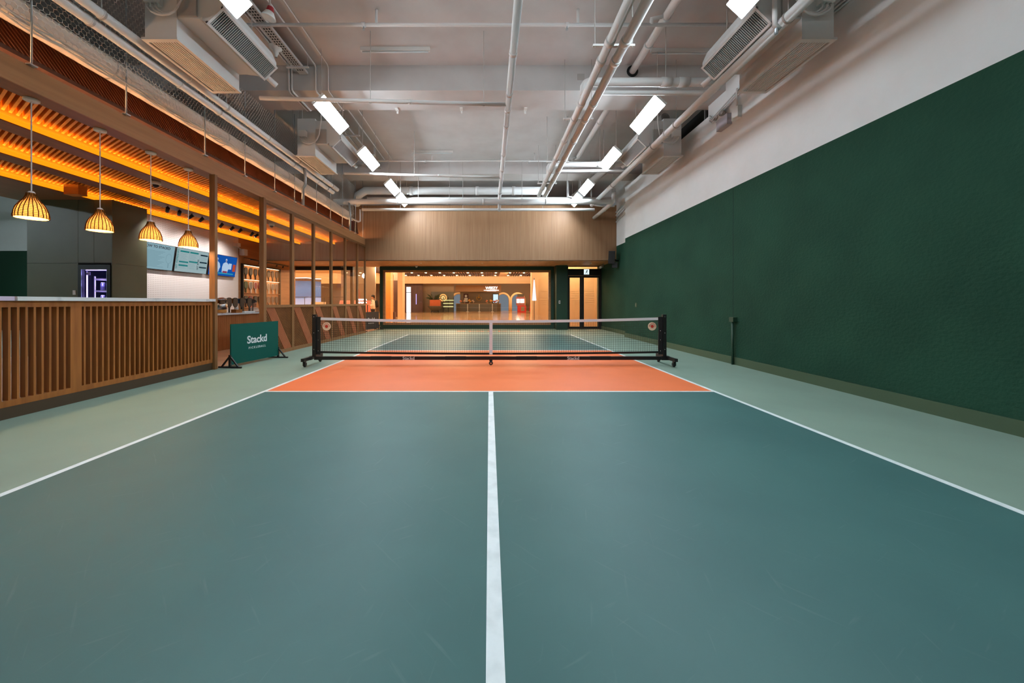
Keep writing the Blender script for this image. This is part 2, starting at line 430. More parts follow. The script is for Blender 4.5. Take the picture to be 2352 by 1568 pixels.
# far bulkhead in upright veneer boards
bh = thing('wall_bulkhead', 'brown wood veneer bulkhead above the far window and door', 'wall', (0, 14.6, 2.88), kind='structure')
edges = [-9.2, -8.0, -6.8, -5.0, -3.8, -2.55, -1.3, 0.0, 1.25, 2.5, 3.8, 5.09]
for a, b in zip(edges, edges[1:]):
    part('veneer_panel', MB().box(a+0.0015, b-0.0015, 14.6, 14.63, 2.88, 5.1), M['wood_bulk'], bh)
part('core', MB().box(-9.2, 5.09, 14.63, 14.8, 2.9, 5.1).box(-9.2, 5.09, 14.63, 17.0, 2.9, 3.0), M['wood_dark'], bh)
part('soffit', MB().box(-9.2, 5.09, 14.6, 16.95, 2.875, 2.9), M['wood_hdr'], bh, label='wood soffit under the bulkhead')
for x in (-4.2, -2.9, -0.3, 1.6, 4.3):
    d = part('downlight', MB().lathe([(0.045, 0), (0.045, -0.012), (0.03, -0.012)], 14, (x, 15.4, 2.875), close=True), M['white_plastic'], bh)
    lamp('downlight_beam', 'SPOT', (x, 15.4, 2.85), 38.0, (1.0, 0.62, 0.3), bh, spot_size=2.0, spot_blend=0.6, shadow_soft_size=0.04)
struct('wall_above', MB().box(-26, 6.4, 17.2, 17.4, 2.9, ZC), M['wallwhite'], 'wall above the far shopfront behind the bulkhead', 'wall')

# far window
WX0, WX1 = -5.06, 2.98
w1 = thing('window_1', 'wide shopfront window onto the mall in a dark green frame', 'window', (-1.0, 16.9, 0), kind='structure')
def frame(mb, x0, x1, z0, z1, y0, y1, tl, tr, tb, tt, m=0):
    mb.box(x0, x0+tl, y0, y1, z0, z1, m).box(x1-tr, x1, y0, y1, z0, z1, m)
    mb.box(x0+tl, x1-tr, y0, y1, z0, z0+tb, m).box(x0+tl, x1-tr, y0, y1, z1-tt, z1, m)
    return mb
part('outer_frame', frame(MB(), WX0, WX1, 0, 2.87, 16.82, 17.0, 0.14, 0.14, 0.18, 0.16), M['darkgreen'], w1)
part('inner_frame', frame(MB(), WX0+0.14, WX1-0.14, 0.18, 2.71, 16.86, 16.98, 0.10, 0.10, 0.10, 0.10), M['wood_hdr'], w1)
for k in range(3):
    xa = WX0+0.24+(WX1-WX0-0.48)*k/3; xb = WX0+0.24+(WX1-WX0-0.48)*(k+1)/3
    part('pane', MB().box(xa+0.003, xb-0.003, 16.91, 16.922, 0.28, 2.61), M['glass'], w1)
w2 = thing('window_2', 'shopfront window at the far end of the bar, behind the glazed screen', 'window', (-7.7, 16.9, 0), kind='structure')
part('outer_frame', frame(MB(), -9.2, -6.3, 0, 2.87, 16.82, 17.0, 0.12, 0.12, 0.18, 0.16), M['blackf'], w2)
for k in range(2):
    part('pane', MB().box(-9.08+k*1.33+0.003, -9.08+(k+1)*1.33-0.003, 16.91, 16.922, 0.18, 2.71), M['glass'], w2)

struct('column', MB().box(3.0, 3.5, 16.3, 17.1, 0, 2.875), M['darkgreen'], 'dark green column between the far window and the door', 'column')
sw = thing('wall_switch', 'small light switch on the dark green column', 'switch', (3.13, 16.29, 1.16))
part('plate', MB().box(3.10, 3.17, 16.285, 16.30, 1.16, 1.30), M['white_plastic'], sw)
part('rocker', MB().box(3.12, 3.15, 16.278, 16.285, 1.19, 1.27), M['signblack'], sw)

# door
d1 = thing('door_1', 'black framed glass double door at the far corner', 'door', (4.3, 16.6, 0), kind='structure')
part('frame', MB().box(3.5, 3.58, 16.55, 16.72, 0, 2.87).box(5.03, 5.09, 16.55, 16.72, 0, 2.87).box(3.58, 5.03, 16.55, 16.72, 2.44, 2.74).box(3.58, 5.03, 16.58, 16.70, 2.85, 2.87), M['blackf'], d1)
part('transom_pane', MB().box(3.58, 5.03, 16.63, 16.64, 2.74, 2.85), M['glass'], d1)
for x0, x1, l, r in ((3.585, 4.205, 0.07, 0.085), (4.215, 5.025, 0.085, 0.06)):
    lf = part('leaf', frame(MB(), x0, x1, 0.01, 2.43, 16.58, 16.64, l, r, 0.11, 0.09), M['blackf'], d1)
    part('pane', MB().box(x0+l, x1-r, 16.605, 16.615, 0.12, 2.34), M['glass'], lf)
    hx = x1-0.04 if x0 < 4 else x0+0.04
    part('handle', MB().tube([(hx, 16.58, 0.95), (hx, 16.53, 0.97), (hx, 16.53, 1.55), (hx, 16.58, 1.57)], 0.014, 8), M['black'], lf)
ex = thing('exit_sign', 'lit white and teal exit sign above the glass door', 'sign', (4.40, 16.5, 2.50))
part('housing', MB().box(4.28, 4.52, 16.51, 16.55, 2.48, 2.72), M['white_plastic'], ex)
part('face', MB().box(4.285, 4.515, 16.505, 16.51, 2.485, 2.715), emat('exit_face', (0.8, 0.95, 0.98, 1), 1.1), ex)
gm = mat('exit_teal', rgb(20, 130, 130), 0.6)
part('running_figure', MB().ball((4.43, 16.5, 2.665), 0.022, 8, 6).bar((4.42, 16.5, 2.645), (4.39, 16.5, 2.585), 0.01, 0.032).bar((4.39, 16.5, 2.585), (4.35, 16.5, 2.525), 0.01, 0.02)
     .bar((4.39, 16.5, 2.585), (4.44, 16.5, 2.55), 0.01, 0.02).bar((4.44, 16.5, 2.55), (4.43, 16.5, 2.51), 0.01, 0.018).bar((4.415, 16.5, 2.635), (4.46, 16.5, 2.61), 0.01, 0.015).bar((4.41, 16.5, 2.635), (4.36, 16.5, 2.625), 0.01, 0.015), gm, ex)

# ------------------------------------------------------------------ header beam, slat wall above the bar, bar ceiling
XH = -4.98; ZH0, ZH1 = 3.51, 3.77
hd = thing('trim_header', 'long brown wood header beam above the bar and glazed screen', 'beam', (XH-0.15, 9, ZH0), kind='structure')
part('fascia', MB().box(XH-0.02, XH, -1.0, 14.6, ZH0, ZH1), M['wood_hdr'], hd)
part('soffit', MB().box(XH-0.27, XH-0.028, -1.0, 14.6, ZH0+0.004, ZH0+0.02), M['wood_strip'], hd)
part('core', MB().box(XH-0.27, XH-0.02, -1.0, 14.6, ZH0+0.02, ZH1-0.01), M['wood_dark'], hd)
part('led_strip', MB().box(XH-0.25, XH-0.235, -1.0, 14.6, ZH1-0.01, ZH1+0.004), M['uplight'], hd, label='warm uplight strip on top of the header')
sw_ = thing('wall_slatted', 'reddish diagonal slat wall above the header behind the white duct', 'wall', (-5.4, 9, ZH1), kind='structure')
part('backing', MB().box(-5.5, -5.42, -1.0, 14.6, ZH1-0.1, 4.45), M['wood_upback'], sw_)
# one slat lying at 45 degrees, shared
SLH = 0.70
sm = MB().prism([(0, 0), (0.018, 0), (0.018-SLH, SLH), (-SLH, SLH)], lambda u, v, a: (a, u, v), 0.0, 0.028)
pieces = []
y = 3.3; first = None
while y < 14.55:
    if first is None:
        first = part('slat', sm, M['wood_up'], sw_, local=True); first.location = (-0.02, y-9, -0.02)
    else: share('slat', first, sw_, (-0.02, y-9, -0.02))
    y += 0.054

# strips and troughs of the bar ceiling
struct('ceiling_bar', MB().box(-10.6, XH-0.27, -1.0, 14.6, 3.95, 4.0), M['wood_dark'], 'dark board closing the bar ceiling above the slats', 'ceiling')
STR = [(-6.50, -6.17, 'first'), (-7.88, -7.55, 'second'), (-10.6, -8.93, 'third')]
for i, (x0, x1, nm) in enumerate(STR):
    struct('ceiling_strip', MB().box(x0, x1, -1.0, 14.6, 3.51, 3.595).box(x0, x1-0.14, -1.0, 14.6, 3.595, 3.95), M['wood_strip'], '%s dropped brown ceiling strip from the header over the bar' % nm, 'ceiling')
TR = [(-6.17, XH-0.27), (-7.55, -6.50), (-8.93, -7.88)]
for i, (x0, x1) in enumerate(TR):
    t = thing('slat_ceiling', '%s amber lit row of ceiling slats from the header' % ORD[i].replace('nearest', 'first'), 'slat ceiling', ((x0+x1)/2, 9, 3.6), 'lit slat ceilings over the bar')
    part('led_band', MB().box(x0, x0+0.006, -1.0, 14.55, 3.525, 3.594), M['ledband'], t, label='amber light band along the strip')
    part('led_strip', MB().box(x0-0.10, x0-0.065, -1.0, 14.55, 3.596, 3.606), M['led'], t, label='amber light strip on the ledge')
    w = x1-x0-0.01
    k_ = 0.585*w/2   # the slats lie 30 degrees askew
    skew = [(-w/2, k_-0.016), (-w/2, k_+0.016), (w/2, -k_+0.016), (w/2, -k_-0.016)]
    sl = MB().prism(skew, lambda u, v, a: (u, v, a), 0.0, 0.11)
    f0 = None; y = 3.2; rest = MB(); n = 0
    while y < 14.5:
        if n < 120:
            if f0 is None: f0 = part('slat', sl, M['wood_slat'], t, local=True); f0.location = (0, y-9, 0.044)
            else: share('slat', f0, t, (0, y-9, 0.044))
        else:
            cx = (x0+x1)/2
            rest.prism([(cx+u, y+v) for u, v in skew], lambda u, v, a: (u, v, a), 3.644, 3.754)
        y += 0.072; n += 1
    part('slat_run', rest, M['wood_slat'], t, kind='stuff')

# ------------------------------------------------------------------ ceiling light panels
def light_panel(side, y0, y1, label, first=[None, None]):
    L = y1-y0
    loc = (side*3.17, (y0+y1)/2, 4.97)
    k = 0 if side < 0 else 1
    if first[k] is None or abs(first[k][1]-L) > 1e-3:
        t = thing('light_panel', label, 'light panel', loc, 'white light panels over the court')
        R = Matrix.Rotation(math.radians(43)*side, 3, 'Y')
        part('housing', MB().obox(R @ Vector((0, 0, 0.03)), (0.14, L/2, 0.025), R), M['white_plastic'], t, local=True)
        part('diffuser', MB().obox((0, 0, 0), (0.132, L/2-0.008, 0.004), R), M['panel'], t, local=True)
        for s in (-1, 1):
            part('hanging_rod', MB().tube([(-side*0.0, s*(L/2-0.1), 0.04), (-side*0.0, s*(L/2-0.1), ZC-4.97)], 0.006, 6), M['pipe_b'], t, local=True)
        first[k] = (t, L)
        return t
    return dup(first[k][0], loc, label)
LY = [(6.78, 7.98), (9.02, 10.22), (11.38, 12.58), (12.82, 14.02), (3.53, 4.73), (0.4, 1.6)]
NAMES = ['second', 'third', 'fourth', 'farthest', 'nearest', 'hidden first']
for s, sd in ((-1, 'bar side'), (1, 'green wall side')):
    for (a, b), nm in zip(LY, NAMES):
        lb = '%s tilted white light panel along the %s of the court' % (nm, sd)
        if nm.startswith('hidden'): lb = 'tilted white light panel above the near baseline on the %s' % sd
        light_panel(s, a, b, lb)
for k, (x, y, rz) in enumerate([(-18.6, q, 0.0) for q in (-0.5, 3.0, 6.5, 10.0, 13.0)] + [(-12.4, q, math.pi) for q in (-0.5, 3.0, 6.5, 10.0, 13.0)]):
    dup(bpy.data.objects['light_panel'], (x, y, 4.97), '%s white light panel %s of the neighbouring court' % (ORD[k % 5], ('along the outer side', 'along the bar side')[k // 5]), rz=rz, group='light panels of the neighbouring court')

# ------------------------------------------------------------------ air conditioning units (built for the bar side, mirrored for the wall side)
def air_unit(side, yc, label):
    """cross-section in (u, z), u = distance from the court's middle line; 1.18 m long along y"""
    L = 1.19; y0, y1 = -L/2, L/2
    t = thing('air_conditioner', label, 'air conditioner', (0, yc, 4.57), 'ceiling air conditioning units')
    zo = 4.57
    X = lambda u: side*u
    fn = lambda u, v, a: (X(u), a, v-zo)
    part('return_box', MB().prism([(4.02, 4.60), (4.43, 4.60), (4.43, 5.45), (4.02, 5.45)], fn, y0+0.01, y1-0.01), M['acbody'], t, local=True)
    part('casing', MB().prism([(4.02, 4.86), (3.74, 4.86), (3.70, 4.90), (3.70, 5.40), (4.02, 5.40)], fn, y0+0.02, y1-0.02), M['acbody'], t, local=True)
    # discharge boot with its slanted face
    part('discharge_boot', MB().prism([(3.70, 4.84), (3.64, 4.80), (3.43, 5.00), (3.43, 5.06), (3.50, 5.22), (3.62, 5.34), (3.70, 5.38)], fn, y0+0.02, y1), M['acbody'], t, local=True)
    # discharge grille: frame bars and blades on the slant
    a = Vector((X(3.64), 0, 4.795-zo)); b = Vector((X(3.425), 0, 5.0-zo)); d = (b-a).normalized(); n = Vector((-side*abs(d.z), 0, -abs(d.x)))
    W = (b-a).length; mid = (a+b)/2
    R = Matrix((d, Vector((0,1,0)), d.cross(Vector((0,1,0))))).transposed()
    g = MB()
    for s_ in (-1, 1):
        g.obox(mid + d*s_*(W/2-0.015) + n*0.012, (0.016, L/2+0.01, 0.012), R)
        g.obox(mid + Vector((0, s_*(L/2-0.006), 0)) + n*0.012, (W/2, 0.016, 0.012), R)
    part('discharge_grille_frame', g, M['acgrille'], t, local=True)
    part('discharge_void', MB().obox(mid + n*0.003, (W/2-0.02, L/2-0.01, 0.002), R), M['acdark'], t, local=True)
    bl = MB(); k = 40
    Rb = R @ Matrix.Rotation(math.radians(25), 3, 'X')
    for i in range(k):
        bl.obox(mid + Vector((0, -L/2+0.03+(L-0.06)*(i+0.5)/k, 0)) + n*0.012, (W/2-0.028, 0.0025, 0.006), R)
    part('discharge_blades', bl, M['acgrille'], t, local=True, kind='stuff')
    # return grille underneath
    g = MB(); zf = 4.575-zo
    g.box(X(4.00), X(4.05), y0-0.01, y1+0.01, zf, zf+0.03).box(X(4.42), X(4.46), y0-0.01, y1+0.01, zf, zf+0.03)
    g.box(X(4.05), X(4.42), y0-0.01, y0+0.05, zf, zf+0.03).box(X(4.05), X(4.42), y1-0.05, y1+0.01, zf, zf+0.03)
    part('return_grille_frame', g, M['acgrille'], t, local=True)
    part('return_void', MB().box(X(4.05), X(4.42), y0+0.05, y1-0.05, zf+0.022, zf+0.028), M['pipe_b'], t, local=True)
    bl = MB()
    for i in range(10):
        u = 4.07 + 0.033*i
        bl.box(X(u), X(u+0.019), y0+0.05, y1-0.05, zf+0.004, zf+0.02)
    part('return_bars', bl, M['acgrille'], t, local=True, kind='stuff')
    # control box with looping conduits on the near end
    part('control_box', MB().box(X(4.20), X(4.36), y0-0.09, y0+0.01, 5.0-zo, 5.14-zo), M['white_plastic'], t, local=True)
    for i in range(3):
        u0 = 4.23 + 0.05*i
        pts = [(X(u0), y0-0.05, 5.0-zo)]
        pts += [(X(u0 - 0.16*(1-math.cos(q))*(0.9+0.2*i)), y0-0.06-0.01*i, 5.0-zo-(0.13+0.02*i)*math.sin(q)) for q in [math.pi*j/8 for j in range(1, 8)]]
        pts += [(X(u0-0.33-0.05*i), y0-0.05, 5.06-zo), (X(u0-0.36-0.05*i), y0-0.03, 5.35-zo), (X(u0-0.36-0.05*i), y0-0.02, ZC-zo)]
        part('conduit', MB().tube(pts, 0.013, 7), M['acgrille'], t, True, local=True)
    part('flex_collar', MB().box(X(3.76), X(4.00), y0-0.005, y0+0.03, 4.88-zo, 5.2-zo), M['pipe_b'], t, local=True)
    for u, yy in ((4.36, y0+0.1), (4.36, y1-0.1), (3.76, y0+0.1), (3.76, y1-0.1)):
        part('hanger_rod', MB().tube([(X(u), yy, 5.4-zo), (X(u), yy, ZC-zo)], 0.007, 6), M['pipe_b'], t, local=True)
    # drain stub at the far end
    part('drain_pipe', MB().tube([(X(3.95), y1-0.02, 4.98-zo), (X(3.95), y1+0.10, 4.98-zo), (X(3.72), y1+0.14, 4.97-zo), (X(3.60), y1+0.30, 4.87-zo)], 0.045, 10), M['pipe'], t, True, local=True)
    return t
for s_, sd in ((-1, 'bar side'), (1, 'green wall side')):
    for yc, nm in ((5.275, 'near'), (9.0, 'far')):
        air_unit(s_, yc, 'white ceiling air conditioner with slanted grille, %s one on the %s' % (nm, sd))

# ------------------------------------------------------------------ pipes
def pipe(name, pts, r, label, cat='pipe', m='pipe', collars=(), hangers=(), n=14, group=None, cr=1.18, cl_len=0.03, strap_m='pipe_b'):
    mid = Vector(pts[0])
    t = thing(name, label, cat, tuple(mid), group)
    part('run', MB().tube(pts, r, n), M[m], t, True)
    for c, dr in collars:
        c = Vector(c); dr = Vector(dr).normalized()*cl_len
        part('collar', MB().tube([c-dr, c+dr], r*cr, n), M[m], t, True)
    for h in hangers:
        h = Vector(h)
        part('hanger', MB().tube([h+Vector((0,0,-r*0.6)), Vector((h.x, h.y, ZC))], 0.006, 6).tube([h+Vector((0,-0.012,0)), h+Vector((0,0.012,0))], r*1.15, n), M[strap_m], t)
    return t
V = Vector
# two insulated pipes along the bar side
for x, z, lb in ((-4.72, 4.53, 'outer'), (-4.585, 4.61, 'inner')):
    pipe('insulated_pipe', [(x, 2.2, z), (x, 11.0, z)], 0.056, 'white insulated pipe beside the netted duct, %s of the pair' % lb, collars=[((x, y, z), (0, 1, 0)) for y in (4.3, 5.55, 6.35, 7.55, 8.75, 10.0)], cr=1.12, cl_len=0.012,
         hangers=[(x, y, z) for y in (4.31, 6.36, 8.76, 10.6)], m='pipe', group='paired pipes along the bar side')
# centre pipe
pipe('drain_main', [(0.335, 2.2, 4.70), (0.335, 12.3, 4.70), (0.335, 12.3, 4.30)], 0.053, 'white pipe running down the middle of the ceiling', collars=[((0.335, y, 4.70), (0, 1, 0)) for y in (5.1, 6.1, 6.6, 7.2, 8.6, 9.6)], cr=1.12, hangers=[(0.335, 3.0, 4.7), (0.335, 11.6, 4.7)])
# paired chilled water pipes right of centre
for x, lb, r in ((1.64, 'inner', 0.06), (1.855, 'outer', 0.066)):
    cs = [((x, y, 4.75), (0, 1, 0)) for y in (4.95, 5.35, 6.5, 7.05, 8.0, 9.0, 9.8, 10.6, 11.3)]
    pipe('water_pipe', [(x, 2.2, 4.75), (x, 12.1, 4.75)], r, 'large white water pipe over the court, %s of the pair' % lb, collars=cs, cr=1.16, cl_len=0.045, group='paired water pipes over the court')
for y in (5.15, 7.2, 9.4, 11.1):
    t = thing('pipe_bracket', '%s cross bracket carrying the paired water pipes' % ORD[[5.15, 7.2, 9.4, 11.1].index(y)], 'bracket', (1.75, y, 4.66), 'pipe brackets')
    part('rail', MB().box(1.46, 2.05, y-0.02, y+0.02, 4.815, 4.845), M['pipe'], t)
    for x in (1.49, 2.02): part('rod', MB().tube([(x, y, 4.80), (x, y, ZC)], 0.007, 6), M['pipe_b'], t)
# grey pipe passing through the beam
pipe('soil_pipe', [(2.88, 2.9, 5.86), (2.88, 7.38, 5.86)], 0.066, 'white pipe under the slab passing into the hole in the near beam', collars=[((2.88, y, 5.86), (0, 1, 0)) for y in (5.95, 6.6)], cr=1.2, cl_len=0.025)
pipe('soil_pipe', [(2.84, 8.1, 5.86), (2.84, 12.42, 5.86)], 0.066, 'white pipe under the slab between the two beams', collars=[((2.84, y, 5.86), (0, 1, 0)) for y in (9.4, 11.9)], cr=1.2, cl_len=0.025)
# sprinkler branches
for Y, z, x0, x1, lb in ((5.97, 5.75, -4.2, 4.1, 'near'), (11.7, 5.75, -4.6, 3.6, 'far')):
    t = pipe('sprinkler_pipe', [(x0, Y, z), (x1, Y, z)], 0.026, 'thin white sprinkler pipe crossing under the slab, %s one' % lb, collars=[((x, Y, z), (1, 0, 0)) for x in (-2.06, 1.27)], cr=1.4)
    for x in (-2.06, 1.27):
        part('sprinkler_head', MB().tube([(x, Y, z-0.03), (x, Y, z-0.075)], 0.012, 8).lathe([(0.022, -0.082), (0.022, -0.078)], 10, (x, Y, z), close=True), M['galv'], t)
    for x in (-1.85, 1.45): part('riser', MB().tube([(x, Y, z), (x, Y, ZC)], 0.022, 8), M['pipe'], t, True)
    part('elbow', MB().tube([(2.65, Y, z), (2.65, Y-0.02, z+0.08), (2.86, Y-0.05, 5.86)], 0.035, 8), M['pipe'], t, True)
# condensate runs to the centre pipe
pipe('condensate_pipe', [(-4.05, 6.44, 4.815), (0.335, 6.44, 4.70)], 0.034, 'white drain pipe from the near bar-side air conditioner to the centre pipe', hangers=[(-2.1, 6.44, 4.762), (-0.1, 6.44, 4.711)], collars=[((-1.4, 6.44, 4.745), (1, 0, -0.026))])
pipe('condensate_pipe', [(-4.05, 10.18, 4.815), (0.335, 10.18, 4.70)], 0.034, 'white drain pipe from the far bar-side air conditioner to the centre pipe', hangers=[(-2.1, 10.18, 4.762)], collars=[((-1.4, 10.18, 4.745), (1, 0, -0.026))])
# branches from the water pipes to the wall side units
for Y, lb in ((6.3, 'near'), (10.05, 'far')):
    pts = [(1.64, Y, 4.78), (1.64, Y, 4.93), (1.67, Y, 4.985), (1.73, Y, 5.01), (3.75, Y, 5.01), (3.9, Y-0.12, 4.99)]
    pipe('branch_pipe', pts, 0.072, 'thick white branch pipe to the %s wall-side air conditioner' % lb, collars=[((3.05, Y, 5.01), (1, 0, 0)), ((3.35, Y, 5.01), (1, 0, 0))], cr=1.12, cl_len=0.09, hangers=[(3.05, Y, 5.01)])
    pts = [(1.855, Y+0.06, 4.78), (1.90, Y+0.06, 4.86), (3.75, Y+0.06, 4.86), (3.9, Y-0.05, 4.86)]
    pipe('branch_pipe', pts, 0.04, 'thinner white branch pipe below the thick one at the %s wall-side air conditioner' % lb)
# long pipe below the wall side units
lp = pipe('long_pipe', [(3.69, 2.0, 4.72), (3.69, 13.15, 4.72)], 0.066, 'long white pipe slung below the wall-side air conditioners', collars=[((3.69, y, 4.72), (0, 1, 0)) for y in (7.6,)], hangers=[(3.69, 4.5, 4.72), (3.69, 7.2, 4.72), (3.69, 8.2, 4.72), (3.69, 10.9, 4.72)])
part('drop_pipe', MB().tube([(3.67, 4.60, 4.66), (3.60, 4.60, 4.70), (3.60, 4.60, ZC)], 0.03, 10), M['pipe'], lp, True)
part('drop_valve', MB().tube([(3.62, 4.60, 4.59), (3.62, 4.60, 4.66)], 0.02, 8), M['galv'], lp)
# far cross pipes
pipe('cross_pipe', [(-5.25, 12.3, 4.61), (4.10, 12.3, 4.61)], 0.088, 'thick white pipe crossing before the far bulkhead', collars=[((x, 12.3, 4.61), (1, 0, 0)) for x in (-3.1, -0.2, 1.9)], cr=1.06, hangers=[(x, 12.3, 4.61) for x in (-2.4, -1.35, 1.1, 2.62)])
pipe('cross_pipe', [(-4.3, 12.32, 4.345), (3.55, 12.32, 4.345)], 0.046, 'thin white pipe below the thick cross pipe before the bulkhead', hangers=[(x, 12.32, 4.345) for x in (-3.0, -0.9, 1.8)], collars=[((0.335, 12.32, 4.345), (1, 0, 0))], cr=1.3)
pipe('wall_pipe', [(4.19, 12.3, 5.05), (4.19, 12.3, 4.72), (4.19, 12.36, 4.64), (4.19, 12.5, 4.60), (4.19, 14.62, 4.60)], 0.066, 'white elbow pipe running into the corner of the bulkhead', collars=[((4.19, 12.3, 4.9), (0, 0, 1)), ((4.19, 13.3, 4.6), (0, 1, 0))], cr=1.15)
# ducts beyond the far beam
pipe('round_duct', [(-5.1, 14.0, 5.0), (-4.9, 13.6, 5.2), (-4.6, 13.55, 5.36), (2.1, 13.55, 5.36)], 0.145, 'round white duct behind the far ceiling beam', m='pipe', collars=[((-2.9, 13.55, 5.36), (1, 0, 0)), ((-0.45, 13.55, 5.36), (1, 0, 0)), ((0.9, 13.55, 5.36), (1, 0, 0))], cr=1.1, cl_len=0.06, n=18)
pipe('round_duct', [(-4.6, 13.75, 5.12), (3.6, 13.75, 5.12)], 0.06, 'slim white pipe under the round duct behind the far beam')
pipe('grey_duct', [(4.3, 8.9, 5.72), (3.2, 14.4, 5.25)], 0.12, 'grey duct slanting over the far light panels by the wall', m='pipe_b', n=16)
for k, (x, z) in enumerate(((2.9, 5.6), (3.35, 5.45), (3.75, 5.3))):
    pipe('riser_pipe', [(x, 13.4, ZC), (x, 13.4, z-0.5), (x+0.4, 13.4, z-0.55), (4.6, 13.4, z-0.55)], 0.03, '%s thin riser pipe in the far ceiling corner by the green wall' % ORD[k].replace('nearest', 'first'), group='riser pipes in the far corner')
for k in range(4):
    z = 4.42+0.13*k
    pipe('wall_conduit', [(5.05, 12.6+0.1*k, z+0.28), (5.06, 14.55, z)], 0.024, '%s thin conduit from below on the recessed white wall corner' % ORD[k].replace('nearest', 'lowest'), group='conduits in the far wall corner', n=8)
# short stubs and drops near the far bar end
pipe('drop_pipe', [(-4.62, 9.12, 4.62), (-4.60, 9.12, 4.15), (-4.66, 9.12, 4.06), (-4.66, 9.12, 3.64)], 0.035, 'grey drop pipe hanging below the paired pipes by the header', m='galv')
pipe('drop_pipe', [(-4.36, 12.3, 4.345), (-4.36, 12.3, 3.96), (-4.42, 12.3, 3.93), (-4.64, 12.3, 4.05)], 0.03, 'white hooked drop pipe by the far end of the netted duct')
pipe('drop_pipe', [(-4.72, 12.26, 4.61), (-4.68, 12.26, 4.2), (-4.68, 12.26, 3.62)], 0.035, 'short grey drop pipe at the far end of the netted duct', m='galv')
for k, y in enumerate((3.95, 4.98, 6.36, 7.40, 8.43, 9.29, 10.47, 11.39, 12.3, 13.5, 14.3)):
    t = thing('hanger_rod', '%s thin rod from the camera holding up the header' % ORD[k], 'rod', (-4.96, y, ZH1), 'rods holding up the header')
    part('rod', MB().tube([(-4.96, y, ZH1-0.01), (-4.96, y, ZC)], 0.009, 8), M['galv'], t, True)
    part('cleat', MB().box(-4.985, -4.93, y-0.035, y+0.035, ZH1-0.006, ZH1+0.008), M['galv'], t)

# ------------------------------------------------------------------ netted duct over the bar side
DX, DZ, DR = -5.13, 4.36, 0.145
dk = thing('ventilation_duct', 'thick white round duct above the slatted wall', 'duct', (DX, 8, DZ-DR))
part('barrel', MB().tube([(DX, 0.5, DZ), (DX, 13.2, DZ)], DR, 32), mat('duct_white', rgb(214, 200, 188), 0.7), dk, True)
for y in (4.9, 7.0, 9.1, 11.2): part('seam', MB().tube([(DX, y-0.012, DZ), (DX, y+0.012, DZ)], DR*1.012, 32), M['pipe_b'], dk, True)
# net: hexagonal cords laid on a sheet wrapped round the court side of the duct
nt_ = thing('safety_net', 'white knotted net hanging in front of the duct with gathered lower edge', 'net', (DX+DR, 8, DZ-DR-0.05))
path = [(-4.90, 5.45), (-4.92, 5.1), (-4.94, 4.8), (-4.945, 4.6), (-4.95, 4.45), (-4.955, 4.36), (-4.965, 4.29), (-4.985, 4.22), (-5.01, 4.165)]
plen = [0]
for a, b in zip(path, path[1:]): plen.append(plen[-1]+math.dist(a, b))
def sheet(u, y):
    """u metres down the sheet, y along it"""
    u = max(0, min(plen[-1]-1e-6, u))
    for i in range(len(path)-1):
        if plen[i+1] >= u:
            k = (u-plen[i])/(plen[i+1]-plen[i])
            x = path[i][0]+(path[i+1][0]-path[i][0])*k; z = path[i][1]+(path[i+1][1]-path[i][1])*k
            break
    w = 0.012*math.sin(y*3.1+u*4) + 0.010*math.sin(y*7.7-u*6)
    sag = 0.05*math.sin(y*0.9)*(u/plen[-1])
    return V((x+w+0.01, y, z+sag*0.4))
def cord(mb, a, b, r):
    d = (b-a); 
    if d.length < 1e-6: return
    d.normalize(); x = d.cross(V((0.3, 0.1, 0.9))).normalized(); z = x.cross(d)
    o = len(mb.v)
    for p in (a, b):
        for q in (0, 2.094, 4.189): mb.v.append(p + (x*math.cos(q)+z*math.sin(q))*r)
    for j in range(3): mb.f.append([o+j, o+(j+1)%3, o+3+(j+1)%3, o+3+j]); mb.m.append(0)
net = MB(); hs = 0.034   # hexagon side
rows = int(plen[-1]/(1.5*hs)); pitch = hs*math.sqrt(3)
ny = int((13.3-2.6)/pitch)
for r_ in range(rows):
    for c_ in range(ny):
        y = 2.6+pitch*(c_+0.5*(r_ % 2)); u = 1.5*hs*r_
        p0 = sheet(u, y); p1 = sheet(u+hs, y)
        cord(net, p0, p1, 0.0028)
        cord(net, p1, sheet(u+1.5*hs, y-pitch/2), 0.0028); cord(net, p1, sheet(u+1.5*hs, y+pitch/2), 0.0028)
part('mesh', net, M['netwhite'], nt_, kind='stuff')
rope = MB()
for k in range(5):
    pts = []
    for i in range(180):
        y = 2.6+i*0.0595
        e = sheet(plen[-1]-0.02-0.018*k, y)
        pts.append((e.x+0.012*math.sin(y*11+k*1.7), y, e.z+0.012*math.sin(y*9.1+k*2.3)))
    rope.tube(pts, 0.011, 5)
part('gathered_edge', rope, M['netwhite'], nt_, label='bunched lower edge of the net')

# ------------------------------------------------------------------ cable tray, conduits and fittings on the slab
ct = thing('cable_tray', 'perforated cable tray under the slab on the bar side', 'cable tray', (-3.74, 5, 5.80))
part('tray', MB().box(-3.82, -3.66, 3.0, 7.36, 5.80, 5.806).box(-3.825, -3.818, 3.0, 7.36, 5.80, 5.85).box(-3.662, -3.655, 3.0, 7.36, 5.80, 5.85), M['acgrille'], ct)
hl = MB()
for i in range(70):
    for j in (-0.045, 0, 0.045): hl.box(-3.74+j-0.012, -3.74+j+0.012, 3.05+i*0.06, 3.08+i*0.06, 5.797, 5.7995)
part('perforations', hl, M['acdark'], ct, kind='stuff')
for y in (4.6, 7.1): part('support', MB().box(-3.95, -3.52, y-0.02, y+0.02, 5.775, 5.797).tube([(-3.93, y, 5.79), (-3.93, y, ZC)], 0.006, 6).tube([(-3.54, y, 5.79), (-3.54, y, ZC)], 0.006, 6), M['pipe'], ct)
